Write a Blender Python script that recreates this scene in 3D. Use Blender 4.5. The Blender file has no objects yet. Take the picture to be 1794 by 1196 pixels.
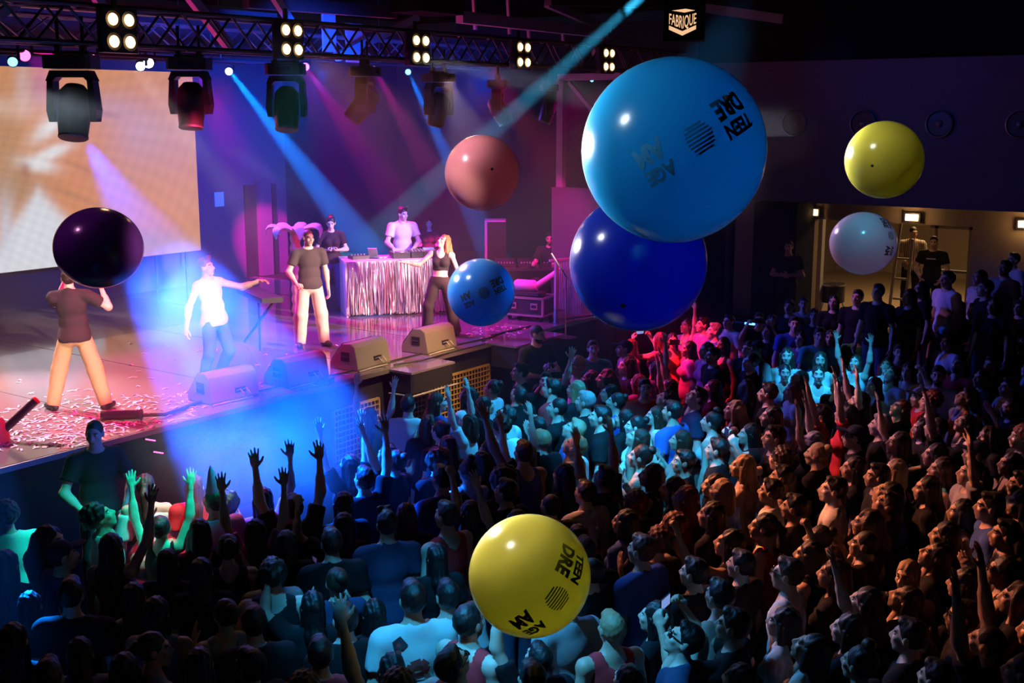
import bpy, bmesh, math, random
import numpy as np
from mathutils import Vector, Matrix, Euler

random.seed(11)
rng = np.random.default_rng(11)
scene = bpy.context.scene
COL = scene.collection
R_ = math.radians

# ------------------------------------------------------------------ camera
FPX, CX, CY, CAMZ = 2080.0, 897.0, 598.0, 4.8
TH = math.atan(398.0 / FPX)          # downward pitch
PS = R_(35.85)                       # yaw towards the stage
cam_data = bpy.data.cameras.new('camera')
cam_data.sensor_fit = 'HORIZONTAL'
cam_data.sensor_width = 36.0
cam_data.lens = FPX / 1794.0 * 36.0
cam_data.clip_start = 0.05
cam_data.clip_end = 200
cam = bpy.data.objects.new('camera', cam_data)
COL.objects.link(cam)
cam.location = (0, 0, CAMZ)
cam.rotation_euler = (math.pi / 2 - TH, 0, PS)
scene.camera = cam

# ------------------------------------------------------------------ world, exposure
world = bpy.data.worlds.new('hall_dark')
scene.world = world
world.use_nodes = True
world.node_tree.nodes['Background'].inputs[0].default_value = (0.006, 0.008, 0.02, 1)
world.node_tree.nodes['Background'].inputs[1].default_value = 0.25
vs = scene.view_settings
vs.view_transform = 'Standard'
vs.look = 'None'
vs.gamma = 1
vs.exposure = 0.0
vs.use_curve_mapping = False
cy_ = scene.cycles
cy_.max_bounces = 5
cy_.diffuse_bounces = 2
cy_.glossy_bounces = 2
cy_.transmission_bounces = 4
cy_.transparent_max_bounces = 8
cy_.volume_bounces = 0
cy_.caustics_reflective = False
cy_.caustics_refractive = False
cy_.sample_clamp_indirect = 4.0
cy_.use_denoising = True
cy_.volume_max_steps = 64
cy_.use_adaptive_sampling = True
cy_.adaptive_threshold = 0.06

# picture point -> place in the hall (used to read real positions off the photograph)
_Fh = Vector((-math.sin(PS), math.cos(PS), 0)); _R = Vector((math.cos(PS), math.sin(PS), 0)); _U = Vector((0, 0, 1))
_F = _Fh * math.cos(TH) - _U * math.sin(TH); _D = -(_Fh * math.sin(TH) + _U * math.cos(TH))
_C = Vector((0, 0, CAMZ))
def ray(x, y): return _F + _R * ((x - CX) / FPX) + _D * ((y - CY) / FPX)
def at(x, y, z):
    r = ray(x, y); return _C + r * ((z - CAMZ) / r.z)
def atx(x, y, X):
    r = ray(x, y); return _C + r * (X / r.x)
def aty(x, y, Y):
    r = ray(x, y); return _C + r * (Y / r.y)
def atZ(x, y, Z): return _C + ray(x, y) * Z
def pix(p):
    v = Vector(p) - _C; Z = v.dot(_F); return CX + FPX * v.dot(_R) / Z, CY + FPX * v.dot(_D) / Z, Z

# ------------------------------------------------------------------ lights of the show rig
def spot(name, loc, target, color, watts, angle, blend=0.3, size=0.05):
    d = bpy.data.lights.new(name, 'SPOT')
    d.energy = watts; d.color = color; d.spot_size = R_(angle); d.spot_blend = blend; d.shadow_soft_size = size
    o = bpy.data.objects.new(name, d); COL.objects.link(o)
    o.location = loc
    o.rotation_euler = (Vector(target) - Vector(loc)).to_track_quat('-Z', 'Y').to_euler()
    return o
def area(name, loc, target, color, watts, sx, sy=None, spread=180):
    d = bpy.data.lights.new(name, 'AREA')
    d.shape = 'RECTANGLE'; d.size = sx; d.size_y = sy or sx; d.energy = watts; d.color = color; d.spread = R_(spread)
    o = bpy.data.objects.new(name, d); COL.objects.link(o)
    o.location = loc
    o.rotation_euler = (Vector(target) - Vector(loc)).to_track_quat('-Z', 'Y').to_euler()
    return o
BLUE = (0.0, 0.13, 1.0); AZURE = (0.0, 0.20, 1.0); CYAN = (0.05, 0.62, 1.0); MAG = (1.0, 0.0, 0.42); PINK = (1.0, 0.03, 0.16)
WARM = (1.0, 0.62, 0.32); TEAL = (0.0, 0.85, 0.75); ORANGE = (1.0, 0.36, 0.12)
def spotE(name, loc, target, color, E, angle, blend=0.4, size=0.06):
    """spot set by the light it lays on its target"""
    loc, target = Vector(loc), Vector(target)
    return spot(name, loc, target, color, E * 4 * math.pi * (target - loc).length_squared, angle, blend, size)
# profile spots on the performers, set far out front, out of view
for px, py, ly, E, a in ((140, 716, 2.0, 8, 6.6), (385, 675, 4.0, 4.2, 6.6), (543, 610, 14.0, 11, 6.2), (765, 588, 15.0, 10, 6.2)):
    c = at(px, py, 1.3); c = Vector((c.x, c.y, 2.2))
    spotE('performer_spot', (2.0, ly, 6.7), c, (1.0, 0.74, 0.58), E, a, 0.4, 0.08)
spotE('dj_spot', (2.0, 16.5, 6.7), (-14.3, 15.9, 2.6), (1.0, 0.66, 0.66), 7, 5.5, 0.5, 0.08)
spotE('grille_fill', (-9.3, 13.0, 2.9), (-10.95, 13.4, 0.6), (1.0, 0.5, 0.12), 2.0, 75, 0.8, 0.1)  # added warm spot above the pit, there to gild the grilles
spotE('monitor_spot', (-6.6, 11.6, 5.3), (-11.0, 12.7, 1.3), (1.0, 0.66, 0.36), 3.2, 24, 0.6, 0.08)
spotE('table_fill', (2.0, 13.2, 6.7), (-13.9, 15.5, 1.8), (1.0, 0.62, 0.62), 9, 6, 0.5, 0.08)  # added spot that brightens the tinsel front
# magenta wash from the rear and front bars
for y in (10.6, 13.4, 16.0):
    spotE('magenta_wash', (-16.6, y, 5.75), (-12.6, y + 0.1, 1.3), (1.0, 0.0, 0.38), 5.0, 50, 0.7, 0.1)
for y in (7.6, 10.6, 13.4, 15.8):
    spotE('magenta_front_wash', (-9.6, y, 5.3), (-13.4, y + 0.4, 1.3), (1.0, 0.0, 0.30), 2.6, 50, 0.7, 0.1)
spotE('magenta_wing_wash', (-9.6, 15.0, 5.3), (-12.6, 18.0, 2.0), (1.0, 0.0, 0.42), 5, 34, 0.6, 0.1)
spotE('roof_uplight', (-13.4, 9.0, 4.7), (-12.2, 9.6, 6.4), (1.0, 0.0, 0.30), 2.5, 130, 0.9, 0.1)
spotE('roof_uplight', (-13.4, 14.0, 4.7), (-12.0, 14.6, 6.4), (1.0, 0.02, 0.30), 2.5, 130, 0.9, 0.1)
# added lamp that pales the deck where it would mirror the screen
spotE('screen_sheen_fill', (-16.8, 8.2, 5.7), (-13.4, 7.6, 1.3), (1.0, 0.58, 0.64), 15, 50, 0.8, 0.1)
spotE('red_floor_wash', (-9.5, 8.3, 5.3), (-12.0, 8.7, 1.3), (1.0, 0.02, 0.12), 7, 44, 0.7, 0.1)
# beams in the haze
spotE('blue_beam', atx(402, 124, -15.8), atx(668, 470, -16.6), AZURE, 1000, 8.5, 0.2, 0.04)
spotE('blue_beam', atx(716, 128, -14.8), atx(860, 440, -14.6), AZURE, 650, 9, 0.25, 0.04)
spotE('magenta_beam', atx(537, 118, -14.9), atx(700, 360, -15.5), MAG, 110, 15, 0.5, 0.04)
spotE('magenta_beam', atx(657, 124, -14.9), atx(790, 360, -15.5), MAG, 110, 13, 0.5, 0.04)
spotE('magenta_beam', atx(345, 118, -15.8), atx(440, 330, -18.0), MAG, 70, 16, 0.5, 0.04)
spotE('blue_air_wash', (-10.9, 11.0, 5.3), (-17.5, 15.0, 4.6), (0.0, 0.06, 1.0), 5, 75, 0.9, 0.1)
spotE('blue_air_wash', (-10.9, 14.6, 5.3), (-17.0, 18.0, 4.4), (0.0, 0.06, 1.0), 6, 75, 0.9, 0.1)
spotE('blue_air_wash', (-16.6, 13.0, 5.9), (-13.2, 14.0, 3.0), (0.0, 0.07, 1.0), 14, 70, 0.9, 0.1)
spotE('blue_wall_wash', (-15.4, 14.6, 5.7), (-19.6, 17.2, 3.0), (0.0, 0.08, 1.0), 4, 50, 0.7, 0.1)
BW0, BW1 = atx(150, 248, -10.1), at(545, 890, 1.2)
spotE('blue_wide_beam', BW0, BW1, (0.0, 0.10, 1.0), 130, 31, 0.08, 0.05)
spotE('cyan_beam', atZ(1235, -105, 10.5), atZ(655, 415, 26.0), CYAN, 120, 2.6, 0.3, 0.03)
spotE('edge_blue_beam', atx(-60, 480, -9.8), at(8, 1180, 1.3), AZURE, 60, 11, 0.3, 0.05)
# crowd lights on the truss
def crowd(px, py, color, E, ang, src, blend=0.5):
    spotE('crowd_light', src, at(px, py, 1.5), color, E * 2.6, ang, blend, 0.08)
CYA = (0.02, 0.42, 1.0)
crowd(900, 720, CYA, 2.4, 26, (-5.2, 12.6, 6.9))
crowd(1010, 745, (0.02, 0.44, 1.0), 2.8, 20, (-4.6, 7.4, 6.9))
crowd(1150, 780, (0.03, 0.46, 1.0), 3.2, 20, (-4.2, 7.4, 6.9))
crowd(1455, 650, CYA, 3.6, 15, (-4.2, 11.6, 6.9))
crowd(1165, 600, (1.0, 0.02, 0.10), 6, 22, (-9.7, 12.8, 5.5))
crowd(1140, 670, (1.0, 0.02, 0.22), 2, 20, (-9.7, 12.0, 5.5))
crowd(720, 1070, (0.03, 0.45, 1.0), 1.8, 20, (-3.6, 3.2, 6.9))
crowd(740, 1060, (0.03, 0.30, 1.0), 1.0, 24, (-8.8, 7.6, 5.5))
crowd(1010, 1140, (0.05, 0.45, 1.0), 2.4, 16, (-5.0, 3.4, 6.9))
crowd(215, 880, (0.0, 0.9, 0.72), 3.2, 25, (-6.0, 6.6, 5.9))
crowd(350, 865, (1.0, 0.02, 0.08), 2.2, 11, (-5.6, 5.6, 6.6))
crowd(345, 870, (1.0, 0.02, 0.2), 2.0, 24, (-10.0, 8.0, 5.3))
crowd(1500, 930, (1.0, 0.30, 0.14), 2.2, 34, (-9.8, 9.6, 5.5), 0.9)
crowd(1650, 770, (1.0, 0.34, 0.20), 1.3, 28, (-9.8, 11.6, 5.5), 0.9)
crowd(1380, 760, (0.55, 0.25, 0.75), 0.45, 30, (-9.8, 11.0, 5.5), 0.9)
crowd(1330, 1100, (0.05, 0.40, 1.0), 0.9, 14, (-8.6, 7.9, 5.5), 0.6)
crowd(640, 800, (0.5, 0.02, 0.7), 0.8, 26, (-10.0, 11.0, 5.4), 0.8)
crowd(1560, 590, (0.7, 0.2, 0.6), 0.35, 26, (-9.7, 15.0, 5.5), 0.8)
crowd(166, 775, (1.0, 0.02, 0.12), 0.9, 13, (-10.6, 5.2, 5.4))
# far wall wash and the back room lamp
spotE('wall_blue_wash', (-7.0, 17.2, 5.6), (-5.2, 20.6, 5.3), (0.0, 0.10, 1.0), 0.32, 120, 0.9, 0.2)
area('back_room_lamp', (-7.2, 25.2, 3.9), (-7.2, 25.2, 0), (1.0, 0.62, 0.28), 130, 1.6)
# added narrow spots, cones cut to each ball, to make the balls glow
def fill_ball(px, py, d, E, color, src, k=0.94):
    p = atZ(px, py, FPX * 0.66 / d); s = Vector(src); dist = (p - s).length
    spotE('ball_fill', src, p, color, E, 2 * math.degrees(math.atan(0.33 / dist)) * k, 0.15, 0.3 if s.x > -5 else 0.06)
fill_ball(1180, 264, 322, 4.6, (0.75, 0.95, 1.0), (-4.6, 1.2, 6.9))
fill_ball(1180, 264, 322, 44, (0.75, 0.97, 1.0), (-9.6, 5.0, 4.9))
fill_ball(1118, 460, 240, 2.4, (0.75, 0.85, 1.0), (-5.6, 2.6, 6.6))
fill_ball(1118, 460, 240, 13, (0.9, 0.85, 1.0), (-9.6, 6.0, 5.0))
fill_ball(928, 1008, 214, 4.2, (1.0, 0.92, 0.70), (-5.2, 3.4, 6.4))
fill_ball(928, 1008, 214, 20, (1.0, 0.94, 0.80), (-9.4, 7.0, 5.3))
fill_ball(845, 303, 132, 8.0, (1.0, 0.70, 0.74), (-7.8, 5.6, 6.8))
fill_ball(845, 303, 132, 26, (1.0, 0.70, 0.72), (-10.2, 12.6, 5.3))
fill_ball(843, 512, 119, 4.4, (0.75, 0.9, 1.0), (-8.4, 6.4, 6.6))
fill_ball(843, 512, 119, 16, (0.8, 0.9, 1.0), (-9.9, 8.2, 4.6))
fill_ball(1549, 280, 135, 4.2, (1.0, 0.94, 0.78), (-4.6, 7.4, 6.9))
fill_ball(1549, 280, 135, 34, (0.9, 0.93, 1.0), (-9.6, 11.0, 5.5))
fill_ball(1512, 426, 115, 2.6, (0.12, 0.68, 0.95), (-3.2, 9.0, 6.8))
fill_ball(1512, 426, 115, 6.5, (0.80, 0.50, 1.0), (-9.6, 13.0, 5.5))
fill_ball(173, 434, 152, 1.6, (1.0, 0.3, 0.8), (-8.6, 3.4, 6.4))


# ------------------------------------------------------------------ materials
MATS = {}
def mat(name, color=(0.5, 0.5, 0.5), rough=0.6, metal=0.0, emit=None, estr=0.0, noise=0.0, nscale=20.0, bump=0.0, spec=0.5, coat=0.0, objcol=False, sheen=0.0):
    m = bpy.data.materials.new(name); m.use_nodes = True
    nt = m.node_tree; b = nt.nodes['Principled BSDF']
    b.inputs['Base Color'].default_value = (*color, 1)
    b.inputs['Roughness'].default_value = rough
    b.inputs['Metallic'].default_value = metal
    b.inputs['Specular IOR Level'].default_value = spec
    if coat: b.inputs['Coat Weight'].default_value = coat
    if sheen: b.inputs['Sheen Weight'].default_value = sheen
    if emit is not None:
        b.inputs['Emission Color'].default_value = (*emit, 1); b.inputs['Emission Strength'].default_value = estr
    src = None
    if objcol:
        oi = nt.nodes.new('ShaderNodeObjectInfo'); src = oi.outputs['Color']
        nt.links.new(src, b.inputs['Base Color'])
    if noise or bump:
        tc = nt.nodes.new('ShaderNodeTexCoord'); nz = nt.nodes.new('ShaderNodeTexNoise')
        nz.inputs['Scale'].default_value = nscale; nz.inputs['Detail'].default_value = 4
        nt.links.new(tc.outputs['Object'], nz.inputs['Vector'])
        if noise:
            mx = nt.nodes.new('ShaderNodeMix'); mx.data_type = 'RGBA'; mx.blend_type = 'MULTIPLY'
            mx.inputs['Factor'].default_value = noise
            if src: nt.links.new(src, mx.inputs['A'])
            else: mx.inputs['A'].default_value = (*color, 1)
            nt.links.new(nz.outputs['Color'], mx.inputs['B'])
            nt.links.new(mx.outputs['Result'], b.inputs['Base Color'])
        if bump:
            bp = nt.nodes.new('ShaderNodeBump'); bp.inputs['Strength'].default_value = bump; bp.inputs['Distance'].default_value = 0.01
            nt.links.new(nz.outputs['Fac'], bp.inputs['Height']); nt.links.new(bp.outputs['Normal'], b.inputs['Normal'])
    MATS[name] = m
    return m
mat('hall_floor', (0.03, 0.03, 0.035), 0.55, noise=0.5, nscale=3)
mat('stage_deck', (0.24, 0.21, 0.23), 0.12, noise=0.35, nscale=1.2, spec=0.9, coat=0.35)
mat('deck_trim', (0.55, 0.52, 0.5), 0.35, 0.8)
mat('black_cloth', (0.012, 0.012, 0.014), 0.95, noise=0.4, nscale=8, spec=0.1)
mat('black_paint', (0.02, 0.02, 0.022), 0.6, noise=0.3, nscale=6)
mat('wall_paint', (0.09, 0.085, 0.10), 0.8, noise=0.25, nscale=2)
mat('wall_dark', (0.022, 0.022, 0.03), 0.75, noise=0.3, nscale=2)
mat('far_wall', (0.10, 0.10, 0.12), 0.8, noise=0.25, nscale=1.2)
mat('soffit', (0.004, 0.004, 0.004), 0.95, noise=0.3, spec=0.05)
mat('steel', (0.32, 0.31, 0.33), 0.4, 0.7, noise=0.3, nscale=30)
mat('dark_steel', (0.10, 0.10, 0.11), 0.45, 0.6, noise=0.3, nscale=30)
mat('painted_beam', (0.42, 0.40, 0.42), 0.6, noise=0.25, nscale=10)
mat('fixture_black', (0.018, 0.018, 0.02), 0.38, noise=0.2, nscale=40)
mat('fixture_trim', (0.35, 0.35, 0.38), 0.3, 0.7)
mat('lens_dark', (0.02, 0.02, 0.04), 0.08)
mat('blinder_lamp', (1, 0.8, 0.5), 0.4, emit=(1.0, 0.52, 0.18), estr=6)
mat('par_pink', (1, 0.5, 0.8), 0.4, emit=(1.0, 0.12, 0.45), estr=3.5)
mat('par_white', (1, 1, 1), 0.4, emit=(0.65, 0.8, 1.0), estr=6)
mat('par_cyan', (0.5, 0.9, 1), 0.4, emit=(0.15, 0.6, 1.0), estr=4)
mat('exit_light', (1, 0.9, 0.7), 0.4, emit=(1.0, 0.66, 0.30), estr=7)
mat('warm_wall', (0.30, 0.23, 0.16), 0.8, noise=0.3, nscale=5)
mat('warm_floor', (0.34, 0.25, 0.16), 0.7, noise=0.5, nscale=25)
mat('sign_print_glow', (1, 0.8, 0.6), 0.5, emit=(1.0, 0.58, 0.30), estr=0.95)  # print glows by itself in place of lamp light on it
mat('speaker_shell', (0.035, 0.033, 0.033), 0.6, noise=0.3, nscale=80, bump=0.2)
mat('monitor_shell', (0.30, 0.26, 0.22), 0.75, noise=0.35, nscale=90, bump=0.25)
mat('grille', (0.05, 0.05, 0.05), 0.5, 0.4)
mat('gold_lattice', (0.62, 0.42, 0.13), 0.5, 0.0, noise=0.5, nscale=12)
mat('cable', (0.03, 0.03, 0.03), 0.6)
mat('cable_pale', (0.55, 0.5, 0.48), 0.6)
mat('case_panel', (0.06, 0.05, 0.055), 0.55, noise=0.2, nscale=30)
mat('case_edge', (0.72, 0.70, 0.70), 0.3, 0.85)
mat('table_top', (0.55, 0.5, 0.5), 0.5, noise=0.2, nscale=15)
mat('table_side', (0.62, 0.55, 0.58), 0.7, noise=0.2, nscale=10)
mat('gear_black', (0.03, 0.03, 0.033), 0.35, noise=0.2, nscale=60)
mat('gear_silver', (0.6, 0.6, 0.62), 0.3, 0.8)
mat('palm_bark', (0.75, 0.32, 0.28), 0.55, noise=0.3, nscale=20)
mat('palm_leaf', (0.62, 0.52, 0.46), 0.5, noise=0.3, nscale=20)
mat('cannon_tube', (0.05, 0.045, 0.05), 0.3, 0.4)
mat('cannon_red', (0.7, 0.05, 0.04), 0.4)
mat('poster_red', (0.6, 0.05, 0.04), 0.6, noise=0.3, nscale=14)
mat('poster_white', (0.75, 0.72, 0.68), 0.6)
mat('paper', (0.8, 0.8, 0.82), 0.7)
mat('phone_shell', (0.02, 0.02, 0.025), 0.25)
mat('phone_screen', (0.2, 0.3, 0.5), 0.2, emit=(0.25, 0.4, 0.9), estr=0.7)
mat('ledstrip', (0.2, 0.5, 1), 0.4, emit=(0.08, 0.30, 1.0), estr=5)
mat('rubber', (0.02, 0.02, 0.02), 0.8)
# people
mat('skin', (0.6, 0.4, 0.3), 0.5, objcol=True, noise=0.12, nscale=30)
mat('cloth', (0.5, 0.5, 0.5), 0.85, objcol=True, noise=0.25, nscale=14, bump=0.35, spec=0.2)
mat('hair', (0.05, 0.03, 0.02), 0.5, objcol=True, noise=0.45, nscale=60, bump=0.4)
nt = MATS['hair'].node_tree
mp = nt.nodes.new('ShaderNodeMapping'); mp.inputs['Scale'].default_value = (1.6, 1.6, 0.12)
for l in list(nt.links):
    if l.to_node.type == 'TEX_NOISE' and l.to_socket.name == 'Vector':
        src_ = l.from_socket; dst_ = l.to_socket; nt.links.remove(l); nt.links.new(src_, mp.inputs['Vector']); nt.links.new(mp.outputs['Vector'], dst_)
mat('eye_white', (0.75, 0.75, 0.75), 0.2)
mat('eye_dark', (0.03, 0.02, 0.02), 0.15)
mat('lips', (0.40, 0.17, 0.14), 0.45)
mat('brow', (0.035, 0.022, 0.016), 0.7)
mat('shoe', (0.03, 0.03, 0.035), 0.55)
mat('shoe_white', (0.8, 0.8, 0.78), 0.55)
mat('shoe_sole', (0.75, 0.73, 0.7), 0.6)
mat('plastic', (0.5, 0.5, 0.5), 0.3, objcol=True)
mat('glasses', (0.015, 0.015, 0.02), 0.1)

# ------------------------------------------------------------------ mesh helpers
def link(o, parent=None):
    COL.objects.link(o)
    if parent is not None: o.parent = parent
    return o
def tag(o, label, cat, group=None, kind=None):
    o['label'] = label
    if cat: o['category'] = cat
    if group: o['group'] = group
    if kind: o['kind'] = kind
    return o
def empty(name, loc=(0, 0, 0), rz=0.0):
    o = bpy.data.objects.new(name, None); COL.objects.link(o)
    o.empty_display_size = 0.1; o.location = loc; o.rotation_euler = (0, 0, rz); return o
class MB:
    """collects simple solids into one mesh"""
    def __init__(s): s.v = []; s.f = []; s.m = []
    def add(s, vs_, fs, mi=0):
        b = len(s.v); s.v += [tuple(v) for v in vs_]; s.f += [tuple(i + b for i in f) for f in fs]; s.m += [mi] * len(fs); return s
    def box(s, c, d, M=None, mi=0, ch=0.0):
        hx, hy, hz = d[0] / 2, d[1] / 2, d[2] / 2; c = Vector(c)
        if ch <= 0:
            vv = [Vector((x, y, z)) for x in (-hx, hx) for y in (-hy, hy) for z in (-hz, hz)]
            ff = [(0, 1, 3, 2), (4, 6, 7, 5), (0, 4, 5, 1), (2, 3, 7, 6), (0, 2, 6, 4), (1, 5, 7, 3)]
        else:
            pr = [(-hx + ch, -hy), (hx - ch, -hy), (hx, -hy + ch), (hx, hy - ch), (hx - ch, hy), (-hx + ch, hy), (-hx, hy - ch), (-hx, -hy + ch)]
            vv = [Vector((x, y, z)) for z in (-hz, hz) for x, y in pr]
            ff = [tuple(reversed(range(8))), tuple(range(8, 16))] + [(i, (i + 1) % 8, (i + 1) % 8 + 8, i + 8) for i in range(8)]
        vv = [c + (M @ v if M else v) for v in vv]
        return s.add(vv, ff, mi)
    def tube(s, a, b, r, n=8, r2=None, mi=0, caps=True):
        a, b = Vector(a), Vector(b); r2 = r if r2 is None else r2
        d = (b - a); q = d.to_track_quat('Z', 'Y').to_matrix()
        vv = []
        for p, rr in ((a, r), (b, r2)):
            for i in range(n):
                t = 2 * math.pi * i / n; vv.append(p + q @ Vector((rr * math.cos(t), rr * math.sin(t), 0)))
        ff = [(i, (i + 1) % n, (i + 1) % n + n, i + n) for i in range(n)]
        if caps: ff += [tuple(reversed(range(n))), tuple(range(n, 2 * n))]
        return s.add(vv, ff, mi)
    def beam(s, a, b, w, h, mi=0):
        a, b = Vector(a), Vector(b); d = b - a
        q = d.to_track_quat('X', 'Z').to_matrix()
        return s.box((a + b) / 2, (d.length, w, h), q, mi)
    def path(s, pts, r, n=6, mi=0):
        pts = [Vector(p) for p in pts]; vv = []; ff = []
        for k, p in enumerate(pts):
            d = (pts[min(k + 1, len(pts) - 1)] - pts[max(k - 1, 0)]); q = d.to_track_quat('Z', 'Y').to_matrix()
            for i in range(n):
                t = 2 * math.pi * i / n; vv.append(p + q @ Vector((r * math.cos(t), r * math.sin(t), 0)))
        for k in range(len(pts) - 1):
            ff += [(k * n + i, k * n + (i + 1) % n, (k + 1) * n + (i + 1) % n, (k + 1) * n + i) for i in range(n)]
        return s.add(vv, ff, mi)
    def lathe(s, prof, n=16, M=None, mi=0):
        """prof: (radius, z) list about local z"""
        vv = []; ff = []
        for r, z in prof:
            for i in range(n):
                t = 2 * math.pi * i / n; v = Vector((r * math.cos(t), r * math.sin(t), z)); vv.append(M @ v if M else v)
        for k in range(len(prof) - 1):
            ff += [(k * n + i, k * n + (i + 1) % n, (k + 1) * n + (i + 1) % n, (k + 1) * n + i) for i in range(n)]
        if prof[0][0] > 1e-6: ff.append(tuple(reversed(range(n))))
        if prof[-1][0] > 1e-6: ff.append(tuple(range((len(prof) - 1) * n, len(prof) * n)))
        return s.add(vv, ff, mi)
    def prism(s, poly, a, b, M=None, mi=0):
        """poly in local (y,z), extruded along x from a to b"""
        n = len(poly); vv = [Vector((x, y, z)) for x in (a, b) for y, z in poly]
        if M: vv = [M @ v for v in vv]
        ff = [tuple(reversed(range(n))), tuple(range(n, 2 * n))] + [(i, (i + 1) % n, (i + 1) % n + n, i + n) for i in range(n)]
        return s.add(vv, ff, mi)
    def build(s, name, mats, parent=None, smooth=False):
        me = bpy.data.meshes.new(name); me.from_pydata(s.v, [], s.f)
        if isinstance(mats, str): mats = [mats]
        for m in mats: me.materials.append(MATS[m])
        if len(mats) > 1: me.polygons.foreach_set('material_index', s.m)
        if smooth: me.polygons.foreach_set('use_smooth', [True] * len(s.f))
        bm = bmesh.new(); bm.from_mesh(me); bmesh.ops.recalc_face_normals(bm, faces=bm.faces); bm.to_mesh(me); bm.free()
        if smooth: me.set_sharp_from_angle(angle=R_(42))
        me.update()
        return link(bpy.data.objects.new(name, me), parent)
def struct(o): o['kind'] = 'structure'; return o
def dup(o, parent=None):
    c = o.copy(); COL.objects.link(c); c.parent = parent
    for ch in list(o.children):
        dup(ch, c)
    return c

# ------------------------------------------------------------------ the hall
SZ = 1.3          # stage height
SX = -10.95       # stage front
YF = 22.0         # far wall
struct(MB().box((-1.0, 8.5, -0.1), (20.0, 27.0, 0.2)).build('floor', 'hall_floor'))
o = struct(MB().box((-1.0, 20.3, 0.2), (20.0, 1.9, 0.38)).box((-1.0, 21.9, 0.4), (20.0, 1.6, 0.78)).build('floor_step', 'hall_floor'))
struct(MB().box((-6.0, 9.0, 7.35), (32.0, 34.0, 0.2)).build('ceiling', 'soffit'))
# stage block with deck, edge trim and end
struct(MB().box(((-19.9 + SX) / 2, 9.6, SZ - 0.03), (19.9 + SX, 16.2, 0.06)).build('floor_stage_deck', 'stage_deck'))
struct(MB().box(((-19.9 + SX) / 2 - 0.06, 9.6, (SZ - 0.06) / 2), (19.9 + SX - 0.16, 16.1, SZ - 0.06)).build('wall_stage_front', 'black_paint'))
struct(MB().box((SX + 0.012, 9.6, SZ - 0.035), (0.024, 16.2, 0.06)).build('trim_1', 'deck_trim'))
# deck joints: thin dark strips let into the deck
for i, y in enumerate((4.2, 6.2, 8.2, 10.2, 12.2, 14.2, 16.2)):
    struct(MB().box(((-19.9 + SX) / 2, y, SZ + 0.0008), (19.9 + SX - 0.05, 0.012, 0.0016)).build('trim_%d' % (i + 2), 'black_paint'))
# back wall of the stage, recess and side walls
struct(MB().box((-19.9, 9.4, 3.4), (0.2, 18.7, 7.0)).build('wall_stage_back', 'wall_paint'))
struct(MB().box((-21.6, 22.0, 3.4), (0.2, 7.0, 7.0)).build('wall_backstage', 'wall_dark'))
struct(MB().box((-16.0, 24.6, 3.4), (11.2, 0.2, 7.0)).build('wall_wing', 'wall_dark'))
struct(MB().box((-10.45, 23.3, 3.4), (0.2, 2.6, 7.0)).build('wall_wing_return', 'wall_dark'))
# far wall with the lit opening, overhanging fascia and soffit
ZO = 2.82; XA, XB = -8.69, -5.75
struct(MB().box(((-10.45 + XA) / 2, YF + 0.1, 1.9), (XA + 10.45, 0.2, 3.8)).box(((XB + 9) / 2, YF + 0.1, 1.9), (9 - XB, 0.2, 3.8))
       .box(((XA + XB) / 2, YF + 0.1, (ZO + 3.8) / 2), (XB - XA, 0.2, 3.8 - ZO)).build('wall_far', 'warm_wall'))
struct(MB().box((-0.75, 21.3, 4.48), (19.5, 1.4, 2.5)).build('wall_fascia', 'far_wall'))
struct(MB().box((-0.75, 20.9, 6.5), (19.5, 0.9, 1.54)).build('wall_soffit', 'soffit'))
struct(MB().box((-9.12, 21.55, 1.96), (0.86, 0.9, 2.4)).build('wall_black_lobby', 'black_cloth'))
struct(MB().box((9.1, 8.5, 3.4), (0.2, 27.0, 7.0)).build('wall_right', 'wall_dark'))
# room behind the opening
struct(MB().box((-7.0, 26.2, 0.75), (9.0, 8.2, 0.1)).build('floor_back_room', 'warm_floor'))
struct(MB().box((-7.0, 30.3, 2.4), (9.0, 0.2, 3.4)).box((-11.4, 26.2, 2.4), (0.2, 8.2, 3.4)).box((-2.6, 26.2, 2.4), (0.2, 8.2, 3.4)).build('wall_back_room', 'warm_wall'))
struct(MB().box((-7.0, 26.2, 4.05), (9.0, 8.2, 0.1)).build('ceiling_back_room', 'warm_wall'))
struct(MB().box((aty(1437, 400, 22.9).x, 22.9, 1.9), (0.16, 0.16, 2.2)).build('trim_20', 'painted_beam'))
# side panel and post at the stage end
struct(MB().box((-11.45, 18.0, 1.76), (1.2, 0.2, 3.5)).build('wall_stage_end', 'wall_paint'))
struct(MB().box((-16.3, 21.1, 0.645), (10.4, 6.8, 1.29)).build('floor_wing', 'black_paint'))
t = empty('steel_portal', (-11.93, 18.02, 3.51))
tag(t, 'pale steel portal frame standing on the dark wall panel at the stage end', 'frame')
MB().box((0, 0, 0.95), (0.13, 0.13, 1.9)).build('post', 'painted_beam', t)
MB().box((0.6, 0, 1.93), (1.3, 0.13, 0.12)).build('crossbar', 'painted_beam', t)
MB().beam((0.15, 0, 1.85), (0.75, 0, 1.25), 0.06, 0.06).build('brace', 'painted_beam', t)

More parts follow.
